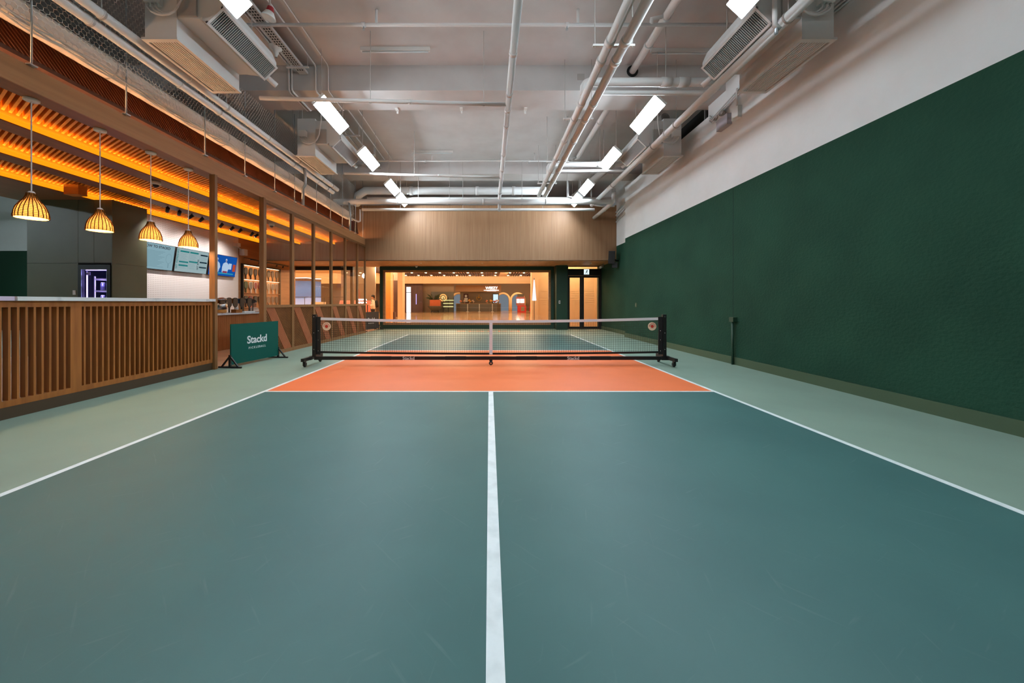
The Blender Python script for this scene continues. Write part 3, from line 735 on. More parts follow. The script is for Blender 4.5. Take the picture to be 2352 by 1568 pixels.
ct2 = thing('cable_tray', 'cable tray under the slab between the two beams on the bar side', 'cable tray', (-3.74, 10, 5.75))
part('tray', MB().box(-3.80, -3.68, 8.12, 12.4, 5.75, 5.80), M['pipe_b'], ct2)
for y in (8.6, 9.9, 11.2): part('support', MB().box(-3.95, -3.52, y-0.02, y+0.02, 5.72, 5.75).tube([(-3.93, y, 5.74), (-3.93, y, ZC)], 0.006, 6).tube([(-3.54, y, 5.74), (-3.54, y, ZC)], 0.006, 6), M['pipe'], ct2)
for k, (x, r) in enumerate(((-3.5, 0.016), (-3.25, 0.012), (-3.98, 0.02), (-4.04, 0.02))):
    pts = [(x, 2.6, 5.975), (x, 7.3, 5.975), (x, 7.35, 5.94), (x, 7.355, 5.50), (x, 7.40, 5.47), (x, 8.1, 5.47), (x, 8.14, 5.5), (x, 8.16, 5.96), (x, 8.25, 5.975), (x, 12.3, 5.975)]
    pipe('conduit', pts, r, '%s thin conduit from the court side bent over the near beam' % ORD[[1, 0, 2, 3][k]], cat='conduit', n=8, group='conduits bent over the beam')
for k, (x0, x1, y, lb) in enumerate(((-2.42, -1.12, 6.86, 'bar side before the near beam'), (3.05, 4.35, 6.9, 'wall side before the near beam'), (-2.44, -1.15, 11.5, 'bar side before the far beam'))):
    t = thing('batten_light', 'unlit white batten light on the slab, %s' % lb, 'light', ((x0+x1)/2, y, 5.90), 'unlit batten lights')
    part('housing', MB().box(x0, x1, y-0.03, y+0.03, 5.93, ZC), M['white_plastic'], t)
    part('tube', MB().tube([(x0+0.03, y, 5.915), (x1-0.03, y, 5.915)], 0.014, 8), M['print'], t, True)
for k, x in enumerate((-2.05, -0.62, 0.80)):
    t = solo('beam_bracket', MB().box(x-0.018, x+0.018, 8.13, 8.15, 5.42, 5.53).box(x-0.03, x+0.03, 8.0, 8.13, 5.47, 5.49), M['white_plastic'], '%s small white bracket from the bar under the near beam' % ORD[k].replace('nearest', 'first'), 'bracket', 'brackets under the beam')
# alarm bell with red cap and cone loudspeaker
al = thing('pendant_speaker', 'round white ceiling speaker with red cap beside the nearest light panel', 'speaker', (-3.15, 5.2, 5.24))
Rt = Matrix.Rotation(math.radians(12), 3, 'Y')
part('dish', MB().lathe([(0.02, 0.09), (0.055, 0.085), (0.088, 0.02), (0.095, 0.0), (0.088, -0.004), (0.075, 0.01), (0.0, 0.02)], 24, (-3.15, 5.2, 5.26), R=Rt), M['white_plastic'], al, True)
part('cap', MB().lathe([(0.0, 0.16), (0.04, 0.155), (0.052, 0.09), (0.05, 0.07)], 20, (-3.15, 5.2, 5.26), R=Rt), mat('red_cap', rgb(150, 30, 40), 0.5), al, True)
part('rod', MB().tube([(-3.13, 5.2, 5.40), (-3.13, 5.2, ZC)], 0.012, 8), M['pipe_b'], al)
hn = thing('horn_speaker', 'white cone horn speaker beside the cable tray', 'speaker', (-3.86, 6.6, 5.62))
part('horn', MB().lathe([(0.02, 0.0), (0.035, 0.06), (0.05, 0.12), (0.115, 0.17), (0.12, 0.18)], 20, (-3.86, 6.6, 5.64)), M['white_plastic'], hn, True)
part('bracket', MB().tube([(-3.86, 6.6, 5.80), (-3.86, 6.6, ZC)], 0.014, 8), M['pipe'], hn)
# fittings on the white wall
em = thing('emergency_light', 'twin-lamp emergency light on the white wall', 'light', (4.70, 7.35, 4.72))
part('battery_box', MB().box(4.68, 4.78, 7.18, 7.52, 4.72, 4.94), mat('grey_lilac', rgb(172, 164, 170), 0.6), em)
for y in (7.36, 7.55):
    hd_ = part('lamp_head', MB().lathe([(0.03, 0.06), (0.058, 0.0), (0.06, -0.02)], 16, (4.70, y, 5.02), R=Matrix.Rotation(math.radians(-60), 3, 'Y') @ Matrix.Rotation(math.radians(180), 3, 'X')), M['pipe_b'], em, True)
part('mount', MB().box(4.70, 4.78, 7.34, 7.58, 4.94, 5.06), M['pipe'], em)
jb = thing('junction_box', 'small white junction box on the white wall beside the emergency light', 'box', (4.72, 6.95, 4.72))
part('box', MB().box(4.70, 4.78, 6.90, 7.08, 4.72, 4.94), M['white_plastic'], jb)
part('conduit', MB().tube([(4.74, 6.98, 4.94), (4.74, 6.98, 5.30)], 0.02, 8), M['pipe'], jb)
for k, z in enumerate((5.02, 5.07, 5.12)):
    solo('wall_cable', MB().tube([(4.76, 3.4, z+0.18), (4.76, 6.0, z+0.18), (4.75, 6.9, z+0.16), (4.74, 7.5, z+0.05), (4.74, 7.75, z), (4.74, 7.85, z+0.1)], 0.014, 7), M['pipe'], '%s surface cable from below on the white wall near the emergency light' % ORD[k].replace('nearest', 'lowest'), 'cable', 'cables on the white wall', smooth=True)
cd = thing('wall_conduit', 'dark green conduit with socket box standing on the green wall', 'conduit', (4.74, 7.1, 0))
part('pipe', MB().tube([(4.735, 7.1, 0.0), (4.735, 7.1, 0.84)], 0.022, 10), M['darkgreen'], cd, True)
part('socket_box', MB().box(4.70, 4.78, 7.03, 7.15, 0.83, 0.92), M['darkgreen'], cd)
so = thing('wall_socket', 'small switch plate on the green wall near the net', 'switch', (4.76, 11.85, 1.06))
part('plate', MB().box(4.765, 4.78, 11.80, 11.92, 1.06, 1.20), M['basegreen'], so)
part('rocker', MB().box(4.758, 4.765, 11.83, 11.89, 1.09, 1.17), M['olive'], so)

# loudspeaker and camera in the far corner
ls = thing('loudspeaker', 'black loudspeaker bracketed to the far corner by the bulkhead', 'speaker', (4.75, 14.2, 2.72))
part('cabinet', MB().obox((4.78, 14.25, 2.98), (0.12, 0.12, 0.24), Matrix.Rotation(math.radians(10), 3, 'X') @ Matrix.Rotation(math.radians(-20), 3, 'Z')), M['black'], ls)
part('bracket', MB().tube([(4.85, 14.3, 2.9), (5.09, 14.4, 2.85)], 0.03, 8), M['black'], ls)
part('lower_cabinet', MB().obox((4.93, 14.35, 2.68), (0.10, 0.10, 0.10), Matrix.Rotation(math.radians(-20), 3, 'Z')), M['black'], ls)
cc = thing('security_camera', 'small white security camera below the loudspeaker', 'camera', (4.75, 15.6, 2.7))
part('body', MB().tube([(4.85, 15.6, 2.76), (4.70, 15.45, 2.70)], 0.05, 12), M['white_plastic'], cc, True)
part('bracket', MB().tube([(4.85, 15.6, 2.76), (4.9, 15.65, 2.875)], 0.018, 8), M['white_plastic'], cc)
dc = thing('dome_camera', 'small dome camera under the soffit before the far window', 'camera', (-3.3, 16.6, 2.80))
part('base', MB().lathe([(0.07, 0.0), (0.07, -0.03)], 16, (-3.3, 16.5, 2.875), close=True), M['white_plastic'], dc)
part('dome', MB().ball((-3.3, 16.5, 2.845), 0.055, 14, 8), M['white_plastic'], dc, True)

# ------------------------------------------------------------------ glazed screen with diagonal slats
post_m = M['wood_frame']
for k, (y, lb) in enumerate(((6.60, 'wood post at the end of the bar counter'), (8.02, 'wood post at the start of the glazed screen'))):
    struct('post', MB().box(-5.035, -4.935, y-0.045, y+0.02, 0, ZH0), post_m, lb, 'post')
PY = [8.05, 9.20, 10.32, 11.47, 12.58, 13.73, 14.62]
slat_cache = {}
for k, (a, b) in enumerate(zip(PY, PY[1:])):
    w = b-a
    t = thing('glazed_panel', '%s glazed screen panel from the bar, diagonal slats below' % ORD[k].replace('nearest', 'first'), 'partition', (-4.98, a, 0), 'glazed screen panels')
    st = 0.05
    fm = lambda y0, y1, z0, z1: MB().box(-0.035, 0.03, y0, y1, z0, z1)
    part('stile', fm(0.003, st, 0, ZH0-0.02), post_m, t, local=True); part('stile', fm(w-st, w-0.003, 0, ZH0-0.02), post_m, t, local=True)
    part('bottom_rail', fm(st, w-st, 0, 0.085), post_m, t, local=True)
    part('middle_rail', fm(st, w-st, 1.09, 1.155), post_m, t, local=True)
    part('top_rail', fm(st, w-st, ZH0-0.085, ZH0-0.02), post_m, t, local=True)
    part('pane', MB().box(-0.006, 0.006, st, w-st, 1.155, ZH0-0.085), M['glass'], t, local=True)
    part('backing', MB().box(-0.03, -0.02, st, w-st, 0.085, 1.09), M['wood_dark'], t, local=True)
    key = round(w, 3)
    z0, z1 = 0.085, 1.09; run = 0.74   # a slat drops (z1 - z0) over this run
    y = -run+0.02; i = 0
    while y < w:
        red = 0.03 < y < 0.36
        ww = 0.036 if red else 0.022
        poly = clip_poly([(y, z1), (y+ww, z1), (y+ww+run, z0), (y+run, z0)], st, w-st, z0, z1)
        if poly and len(poly) >= 3:
            part('slat', MB().prism(poly, lambda u, v, q: (q, u, v), -0.018, 0.012 if red else 0.006), M['wood_red'] if red else M['wood_brown'], t, local=True)
        y += 0.041 if red else 0.048

# ------------------------------------------------------------------ bar counter
bc = thing('bar_counter', 'wooden slatted bar counter facing the court', 'counter', (-5.0, 5.0, 0))
XF = -4.98
part('kick_plate', MB().box(XF-0.03, XF, 1.6, 6.56, 0, 0.125), M['kick'], bc)
part('bottom_rail', MB().box(XF-0.06, XF+0.004, 1.6, 6.56, 0.125, 0.19), M['wood_bar'], bc)
part('top_rail', MB().box(XF-0.06, XF+0.004, 1.6, 6.56, 1.155, 1.222), M['wood_bar'], bc)
for y0, y1 in ((4.33, 4.45), (6.50, 6.56), (1.6, 1.7)):
    part('post', MB().box(XF-0.06, XF+0.006, y0, y1, 0.19, 1.155), M['wood_bar'], bc)
f0 = None
ys = [4.45+0.0705*(i+0.55) for i in range(29)] + [4.33-0.0705*(i+0.75) for i in range(22)]
for y in ys:
    if f0 is None:
        f0 = part('slat', MB().box(-0.06, 0.0, -0.0105, 0.0105, 0.0, 0.965), M['wood_bar'], bc, local=True); f0.location = (XF+5.0, y-5.0, 0.19)
    else: share('slat', f0, bc, (XF+5.0, y-5.0, 0.19))
part('back_panel', MB().box(-5.56, -5.53, 4.55, 6.5, 0.0, 1.22), M['wood_dark'], bc)
part('end_panel', MB().box(-5.53, XF-0.06, 6.50, 6.53, 0.0, 1.22), M['wood_bar'], bc)
solo('bar_countertop', MB().box(-5.66, -4.93, 3.81, 6.57, 1.2235, 1.268), M['marble'], 'white marble slab on the slatted bar counter', 'countertop')
solo('bar_countertop', MB().box(-5.66, -4.945, 1.55, 3.80, 1.2235, 1.268), mat('marble_lilac_light', rgb(206, 190, 212), 0.25), 'marble slab with lilac light in its colour at the near end of the bar counter', 'countertop')  # lavender light falling on this end is put into the marble colour

# ------------------------------------------------------------------ pendant lamps
def basket_mat(name, c, tr):
    m = bpy.data.materials.new(name); m.use_nodes = True; nt = m.node_tree; nt.nodes.clear()
    o = nt.nodes.new('ShaderNodeOutputMaterial'); mx = nt.nodes.new('ShaderNodeMixShader'); mx.inputs[0].default_value = tr
    d = nt.nodes.new('ShaderNodeBsdfDiffuse'); t = nt.nodes.new('ShaderNodeBsdfTranslucent')
    d.inputs[0].default_value = c; t.inputs[0].default_value = c
    nt.links.new(d.outputs[0], mx.inputs[1]); nt.links.new(t.outputs[0], mx.inputs[2]); nt.links.new(mx.outputs[0], o.inputs[0])
    return m
M['basket'] = basket_mat('woven_rattan', rgb(206, 150, 84), 0.10)
M['basket_rib'] = basket_mat('dark_rattan', rgb(96, 58, 26), 0.15)
prof = [(0.036, 0.285), (0.042, 0.25), (0.056, 0.215), (0.086, 0.175), (0.112, 0.125), (0.128, 0.07), (0.134, 0.02), (0.132, 0.0)]
def prof_at(z):
    for (r0, z0), (r1, z1) in zip(prof, prof[1:]):
        if z0 >= z >= z1: return r0+(r1-r0)*(z0-z)/(z0-z1)
    return prof[-1][0]
pl = thing('pendant_lamp', 'woven rattan pendant lamp, first from the camera over the bar', 'lamp', (-5.2, 4.14, 2.16), 'rattan pendant lamps over the bar')
part('shade', MB().lathe([(r-0.004, z) for r, z in prof], 32), M['basket'], pl, True, local=True)
ribs = MB()
for i in range(22):
    a = 2*math.pi*i/22
    ribs.tube([((prof_at(z)+0.002+0.003*math.sin(i*2.3+z*60))*math.cos(a), (prof_at(z)+0.002)*math.sin(a), z) for z in [0.284-0.284*j/12 for j in range(13)]], 0.004, 5)
part('ribs', ribs, M['basket_rib'], pl, local=True)
wv = MB()
for i in range(14):
    z = 0.012+0.02*i
    wv.tube([((prof_at(z)+0.001)*math.cos(2*math.pi*j/28), (prof_at(z)+0.001)*math.sin(2*math.pi*j/28), z) for j in range(29)], 0.0028, 4, caps=False)
part('weave', wv, M['basket'], pl, local=True)
part('bulb', MB().ball((0, 0, 0.14), 0.032, 14, 8), M['bulb'], pl, True, local=True)
part('cap', MB().lathe([(0.0, 0.31), (0.02, 0.305), (0.035, 0.283)], 16), M['cord'], pl, True, local=True)
part('cord', MB().tube([(0, 0, 0.31), (0, 0, 3.51-2.16)], 0.006, 6), M['cord'], pl, local=True)
part('ceiling_rose', MB().lathe([(0.066, 3.512-2.16), (0.066, 3.49-2.16), (0.05, 3.483-2.16), (0.0, 3.482-2.16)], 20), M['white_plastic'], pl, True, local=True)
lamp('pendant_light', 'POINT', (-5.2, 4.14, 2.16+0.06), PENDANT_POWER, (1.0, 0.70, 0.36), pl, shadow_soft_size=0.05)
for k, y in enumerate((4.87, 5.60, 6.30)):
    dup(pl, (-5.2, y, 2.16), 'woven rattan pendant lamp, %s from the camera over the bar' % ORD[k+1])

# ------------------------------------------------------------------ bar interior: olive cabinet with fridge
cb = thing('tall_cabinet', 'olive green floor-to-ceiling cabinet around the drinks fridge', 'cabinet', (-9.4, 8.6, 0))
part('carcass', MB().box(-10.36, -9.21, 8.19, 9.0, 0, 3.51).box(-9.21, -8.47, 8.19, 9.0, 2.10, 3.51).box(-9.21, -8.47, 8.94, 9.0, 0, 2.1), M['olive'], cb)
part('side_panel', MB().box(-8.47, -8.45, 8.17, 9.0, 0, 2.085), M['olive'], cb); part('side_panel', MB().box(-8.47, -8.45, 8.17, 9.0, 2.09, 3.51), M['olive'], cb)
for x0, x1, z0, z1 in ((-10.36, -9.215, 2.09, 3.51), (-10.36, -9.215, 0.0, 2.085), (-9.212, -8.86, 2.10, 3.51), (-8.857, -8.472, 2.10, 3.51)):
    part('door_panel', MB().box(x0+0.002, x1-0.002, 8.17, 8.19, z0, z1-0.002), M['olive'], cb)
part('shadow_gap', MB().box(-9.212, -8.47, 8.172, 8.19, 2.075, 2.098), M['void'], cb)
cs_ = solo('wall_socket', MB().box(-9.32, -9.26, 8.155, 8.17, 1.38, 1.48), M['white_plastic'], 'white socket plate on the olive cabinet beside the fridge', 'socket')
fr = thing('drinks_fridge', 'black drinks fridge with violet lit shelves in the olive cabinet', 'fridge', (-8.84, 8.5, 0))
part('body', MB().box(-9.20, -8.48, 8.20, 8.92, 0.0, 0.05).box(-9.20, -8.48, 8.20, 8.92, 2.02, 2.06).box(-9.20, -9.17, 8.20, 8.92, 0.05, 2.02).box(-8.51, -8.48, 8.20, 8.92, 0.05, 2.02), M['black'], fr)
part('back', MB().box(-9.17, -8.51, 8.88, 8.92, 0.05, 2.02), mat('fridge_blue', rgb(110, 115, 240), 0.5), fr)
dr_ = part('door', frame(MB(), -9.20, -8.48, 0.02, 2.05, 8.15, 8.20, 0.09, 0.075, 0.1, 0.11), M['black'], fr)
part('trim', frame(MB(), -9.12, -8.545, 0.11, 1.95, 8.143, 8.15, 0.007, 0.007, 0.007, 0.007), M['galv'], dr_)
part('pane', MB().box(-9.11, -8.555, 8.17, 8.175, 0.12, 1.94), M['glass_dark'], dr_)
vl = emat('violet_led', (0.42, 0.3, 1.0, 1), 7.0)
part('light_tube', MB().box(-9.10, -9.085, 8.235, 8.25, 0.2, 1.9), vl, fr, label='violet light tube')
part('light_tube', MB().box(-9.1, -8.55, 8.22, 8.235, 1.93, 1.945), vl, fr, label='violet light tube')
for zz in (0.9, 1.36, 1.64, 1.88): lamp('fridge_glow', 'POINT', (-8.84, 8.30, zz), 4.0, (0.4, 0.34, 1.0), fr, shadow_soft_size=0.03)
for z in (0.5, 0.85, 1.16, 1.45, 1.72):
    part('shelf', MB().box(-9.0, -8.52, 8.30, 8.86, z, z+0.035), M['white_plastic'], fr)
part('shelf_post', MB().box(-8.99, -8.97, 8.29, 8.31, 0.3, 1.80), M['white_plastic'], fr)
part('notice', MB().box(-9.04, -8.95, 8.178, 8.181, 1.82, 1.89), mat('pale_notice', rgb(190, 180, 235), 0.6), dr_)
k = 0
cpos = ['left can on the upper shelf', 'middle can on the upper shelf', 'right can on the upper shelf', 'left can on the lower shelf', 'middle can on the lower shelf', 'right can on the lower shelf']
for z in (1.486, 1.196):
    for j, x in enumerate((-8.90, -8.76, -8.62)):
        c = thing('drink_can', 'dark drink can in the violet fridge, %s' % cpos[k], 'can', (x, 8.40, z), 'cans in the fridge'); k += 1
        part('body', MB().lathe([(0.03, 0.0), (0.045, 0.012), (0.045, 0.15), (0.034, 0.17)], 14, close=True), mat('can_grey', rgb(90, 90, 110), 0.4, metal=0.4) if k == 1 else bpy.data.materials['can_grey'], c, True, local=True)
        part('lid', MB().lathe([(0.036, 0.17), (0.036, 0.178)], 14, close=True), M['white_plastic'], c, local=True)

# white pegboard wall with three menu screens
def peg_mat():
    m = mat('white_pegboard', rgb(236, 230, 226), 0.6)
    nt = m.node_tree; b = nt.nodes['Principled BSDF']
    g = nt.nodes.new('ShaderNodeNewGeometry'); sx = nt.nodes.new('ShaderNodeSeparateXYZ'); nt.links.new(g.outputs['Position'], sx.inputs[0])
    def cell(o):
        a = nt.nodes.new('ShaderNodeMath'); a.operation = 'MULTIPLY'; a.inputs[1].default_value = 1/0.05
        f = nt.nodes.new('ShaderNodeMath'); f.operation = 'FRACT'; s = nt.nodes.new('ShaderNodeMath'); s.operation = 'SUBTRACT'; s.inputs[1].default_value = 0.5
        p = nt.nodes.new('ShaderNodeMath'); p.operation = 'MULTIPLY'
        nt.links.new(o, a.inputs[0]); nt.links.new(a.outputs[0], f.inputs[0]); nt.links.new(f.outputs[0], s.inputs[0])
        nt.links.new(s.outputs[0], p.inputs[0]); nt.links.new(s.outputs[0], p.inputs[1]); return p
    p, q = cell(sx.outputs['Y']), cell(sx.outputs['Z'])
    ad = nt.nodes.new('ShaderNodeMath'); ad.operation = 'ADD'; nt.links.new(p.outputs[0], ad.inputs[0]); nt.links.new(q.outputs[0], ad.inputs[1])
    lt = nt.nodes.new('ShaderNodeMath'); lt.operation = 'LESS_THAN'; lt.inputs[1].default_value = 0.022; nt.links.new(ad.outputs[0], lt.inputs[0])
    mx = nt.nodes.new('ShaderNodeMix'); mx.data_type = 'RGBA'; mx.inputs[6].default_value = rgb(236, 230, 226); mx.inputs[7].default_value = rgb(120, 96, 82)
    nt.links.new(lt.outputs[0], mx.inputs[0]); nt.links.new(mx.outputs[2], b.inputs['Base Color'])
    return m
struct('wall_pegboard', MB().box(-9.05, -8.95, 9.0, 13.0, 0, 3.51), peg_mat(), 'white perforated pegboard wall behind the menu screens', 'wall')
struct('wall_bar', MB().box(-9.2, -9.05, 9.0, 16.9, 0, 3.51).box(-9.05, -8.95, 13.0, 16.82, 0, 3.51), M['wood_hdr'], 'brown wall at the back of the bar beside the pegboard', 'wall')
RT = (math.pi/2, 0, math.pi/2)
tilt = math.radians(8)
def screen(y0, y1, label, smat, gname='menu screens on the pegboard'):
    t = thing('menu_screen', label, 'screen', (-8.93, (y0+y1)/2, 2.09), gname)
    R = Matrix.Rotation(tilt, 3, 'Y')
    c = V((-8.83, (y0+y1)/2, 2.43)); h = (y1-y0)/2
    o = R @ V((1, 0, 0))
    part('casing', MB().obox(c, (0.022, h, 0.345), R), M['black'], t)
    part('display', MB().obox(c+o*0.0225, (0.001, h-0.012, 0.333), R), smat, t)
    part('bracket', MB().box(-8.95, -8.85, (y0+y1)/2-0.15, (y0+y1)/2+0.15, 2.3, 2.5), M['black'], t)
    def put(u, v, d=0.0245): return c + o*d + V((0, u, 0)) + (R @ V((0, 0, 1)))*v
    return t, put, R
scr = emat('menu_display', rgb(142, 178, 190), 0.85)
scr2 = emat('menu_display_grey', rgb(160, 184, 188), 0.85)
inkd = mat('screen_ink', rgb(14, 26, 34), 0.8); teal_ = emat('screen_teal', rgb(30, 130, 130), 0.8); ink2 = emat('screen_dark_bar', rgb(20, 42, 56), 0.8); grey_ = emat('screen_grey', rgb(112, 148, 160), 0.8)
TR_ = (math.pi/2-tilt*0, 0, math.pi/2)
def stxt(t, put, body, u, v, size, m, vert=False, off=0.0):
    o = text('lettering', body, size, m, t, put(u, v, 0.025), (0, 0, 0), ext=0.0005, off=off)
    base = Matrix.Rotation(tilt, 4, 'Y') @ Matrix(((0, 0, 1, 0), (1, 0, 0, 0), (0, 1, 0, 0), (0, 0, 0, 1)))
    if vert: base = base @ Matrix.Rotation(math.pi/2, 4, 'Z')
    o.rotation_euler = base.to_euler()
    return o
def srect(t, put, R, u0, u1, v0, v1, m, name='graphic'):
    return part(name, MB().obox(put((u0+u1)/2, (v0+v1)/2, 0.0243), (0.0006, abs(u1-u0)/2, abs(v1-v0)/2), R), m, t)
t, put, R = screen(9.02, 10.18, 'pale menu screen reading how to stackd, beside the olive cabinet', scr)
stxt(t, put, 'HOW TO STACKD', 0.04, 0.255, 0.092, inkd, off=0.003)
for i in range(13):
    v = 0.14-i*0.034
    srect(t, put, R, -0.5+0.02*(i % 3), 0.28-0.06*((i*5) % 4), v-0.004, v+0.004, grey_, 'text_row')
part('paddle_outline', MB().tube([put(0.42+0.09*math.cos(q), -0.02+0.13*math.sin(q), 0.0245) for q in [2*math.pi*j/20 for j in range(21)]], 0.003, 4).tube([put(0.42, -0.15, 0.0245), put(0.42, -0.27, 0.0245)], 0.008, 4), grey_, t)
t, put, R = screen(10.23, 11.40, 'menu screen with teal and dark headings, middle of the three', scr2)
stxt(t, put, 'GET REFRESHED', -0.53, 0.02, 0.078, teal_, True, 0.001)
stxt(t, put, 'GET BITES', 0.21, -0.08, 0.07, ink2, True, 0.001)
for u0, u1, v in ((-0.46, -0.15, 0.25), (-0.12, 0.19, 0.25), (-0.46, -0.15, -0.05), (-0.12, 0.19, -0.02), (-0.46, -0.15, -0.15)):
    srect(t, put, R, u0, u1, v-0.022, v+0.022, teal_, 'heading')
for v in (0.22, 0.0, -0.15): srect(t, put, R, 0.27, 0.55, v-0.02, v+0.02, ink2, 'heading')
for u in (-0.48, -0.135, 0.25): srect(t, put, R, u-0.0015, u+0.0015, -0.26, 0.28, grey_, 'rule')
for i in range(16):
    v = 0.19-i*0.028
    for u0 in (-0.46, -0.12, 0.28): srect(t, put, R, u0+0.01, u0+0.2+0.03*((i*7+int(u0*10)) % 3), v-0.002, v+0.002, grey_, 'text_row')
t, put, R = screen(11.46, 12.68, 'blue screen showing two players in white, next to the paddle wall', emat('blue_display', rgb(22, 84, 170), 0.9))
wht = emat('player_white', rgb(186, 210, 238), 0.85); skn = emat('player_skin', rgb(150, 150, 180), 0.8); redm = emat('screen_red', rgb(150, 60, 90), 0.8); cyn = emat('screen_cyan', rgb(60, 170, 190), 0.8); orm = emat('screen_orange', rgb(200, 80, 50), 0.8)
def blob(pts, m, name): return part(name, MB().add([put(u, v, 0.0246) for u, v in pts], [list(range(len(pts)))]), m, t)
for cx, hgt in ((-0.30, 0.0), (0.10, 0.0)):
    blob([(cx-0.14, -0.22), (cx-0.15, -0.05), (cx-0.12, 0.07), (cx-0.03, 0.12), (cx+0.05, 0.12), (cx+0.13, 0.06), (cx+0.17, -0.05), (cx+0.13, -0.14), (cx+0.11, -0.22)], wht, 'player_shirt')
    blob([(cx+0.01+0.035*math.cos(q), 0.17+0.05*math.sin(q)) for q in [2*math.pi*j/10 for j in range(10)]], skn, 'player_head')
    blob([(cx-0.03, 0.19), (cx-0.02, 0.235), (cx+0.03, 0.24), (cx+0.055, 0.20), (cx+0.06, 0.185)], wht, 'player_cap')
srect(t, put, R, -0.5, 0.5, -0.27, -0.235, cyn); srect(t, put, R, 0.0, 0.2, -0.24, -0.17, redm); srect(t, put, R, 0.24, 0.38, -0.1, 0.1, wht); srect(t, put, R, 0.44, 0.57, -0.16, 0.08, orm); srect(t, put, R, -0.5, -0.2, -0.32, -0.28, redm)

# spotlights on the second ceiling strip
SPY = (8.73, 9.06, 9.44, 9.78, 10.5, 10.95, 11.3, 11.85, 12.1)
for k, y in enumerate(SPY):
    t = thing('spotlight', 'black cylinder spotlight on the ceiling strip, %s from the bar' % ORD[k].replace('nearest', 'first'), 'spotlight', (-7.7, y, 3.36), 'black spotlights over the menu wall')
    part('stem', MB().tube([(-7.7, y, 3.51), (-7.7, y, 3.46)], 0.012, 8), M['black'], t)
    aim = (V((-8.95, y+(1.1 if k < 2 else 0.3*math.sin(k*2.1)), 2.35)) - V((-7.7, y, 3.44))).normalized()
    c0 = V((-7.7, y, 3.45)) - aim*0.03; c1 = c0 + aim*0.13
    part('barrel', MB().tube([c0, c1], 0.038, 14), M['black'], t, True)
    part('lens', MB().tube([c1, c1+aim*0.003], 0.030, 12), emat('spot_lens', (1, 0.9, 0.75, 1), 12.0) if k == 0 else bpy.data.materials['spot_lens'], t)
    l = lamp('spot_beam', 'SPOT', c1+aim*0.01, SPOT_POWER, (1.0, 0.92, 0.88), t, spot_size=1.35, spot_blend=0.7, shadow_soft_size=0.025)
    l.rotation_euler = aim.to_track_quat('-Z', 'Y').to_euler()
# projector box hanging at the first trough and dome cameras
pj = thing('ceiling_box', 'amber lit square box hung in the third slat row', 'box', (-8.55, 7.55, 3.42))
part('case', MB().box(-8.7, -8.4, 7.45, 7.62, 3.42, 3.62), M['wood_slat'], pj)
part('stem', MB().box(-8.57, -8.53, 7.52, 7.56, 3.62, 3.70), M['wood_slat'], pj)
for loc, lb in (((-6.33, 6.92, 3.51), 'white dome camera on the first strip behind the third pendant'), ((-6.33, 10.6, 3.51), 'white dome camera on the strip behind the first glazed panel')):
    t = thing('dome_camera', lb, 'camera', loc)
    part('base', MB().lathe([(0.075, 0.0), (0.075, -0.06), (0.06, -0.075)], 18, close=True), M['white_plastic'], t, True, local=True)
    part('dome', MB().ball((0, 0, -0.075), 0.05, 14, 8), M['black'], t, True, local=True)
wb = thing('wall_speaker', 'small white box speaker at the corner of the pegboard', 'speaker', (-8.85, 13.1, 2.95))
part('cabinet', MB().box(-8.93, -8.75, 13.02, 13.2, 2.90, 3.12), M['white_plastic'], wb)
part('bracket', MB().tube([(-8.93, 12.9, 3.2), (-8.85, 13.0, 3.1)], 0.02, 8).box(-8.95, -8.80, 12.75, 12.9, 3.18, 3.3), M['white_plastic'], wb)

# paddle display
pdw = thing('paddle_display', 'wooden wall case for paddles with three shelves and black edge', 'display case', (-8.95, 14.3, 1.2))
part('back', MB().box(-8.95, -8.935, 13.17, 15.45, 1.0, 2.58), mat('display_wood', rgb(206, 140, 86), 0.5), pdw)
part('frame', MB().box(-8.95, -8.86, 13.12, 13.17, 0.9, 2.62).box(-8.95, -8.86, 15.45, 15.5, 0.9, 2.62).box(-8.95, -8.86, 13.17, 15.45, 2.58, 2.62), M['blackf'], pdw)
for z in (2.07, 1.56, 1.03): part('shelf', MB().box(-8.935, -8.87, 13.17, 15.45, z-0.02, z), M['wood_hdr'], pdw)
for z in (2.565, 2.045): part('light_strip', MB().box(-8.90, -8.885, 13.2, 15.4, z, z+0.006), emat('display_led', (1, 0.75, 0.45, 1), 9.0) if z > 2.2 else bpy.data.materials['display_led'], pdw)
PADC = [[(50, 44, 42), (58, 50, 46), (52, 40, 36), (48, 40, 38), (60, 48, 44), (55, 46, 40), (70, 50, 42), (66, 46, 40)],
        [(84, 92, 66), (120, 112, 104), (150, 56, 54), (96, 66, 66), (112, 110, 112), (150, 128, 110), (120, 110, 110), (130, 100, 90)],
        [(60, 54, 50), (100, 60, 62), (62, 54, 50), (60, 52, 50), (66, 56, 52), (110, 84, 78), (104, 84, 78), (90, 70, 60)]]
EDG = [[(30, 26, 24)]*8, [(60, 80, 40), (230, 225, 220), (230, 220, 215), (170, 40, 60), (225, 222, 220), (232, 226, 220), (225, 215, 205), (200, 190, 180)], [(40, 34, 32), (190, 50, 66), (48, 42, 40), (44, 40, 38), (60, 50, 44), (190, 150, 130), (186, 150, 130), (90, 70, 60)]]
def paddle_head(rw, hh, n=16):
    pts = []
    for j in range(n):
        q = 2*math.pi*j/n; cx, cz = math.cos(q), math.sin(q)
        e = 0.62
        pts.append((rw*math.copysign(abs(cx)**e, cx)*(1.0 if cz > -0.5 else 0.86), hh*math.copysign(abs(cz)**e, cz)))
    return pts
pm_cache = {}
def pm(c, r=0.45):
    if c not in pm_cache: pm_cache[c] = mat('paddle_%02x%02x%02x' % c, rgb(*c), r)
    return pm_cache[c]
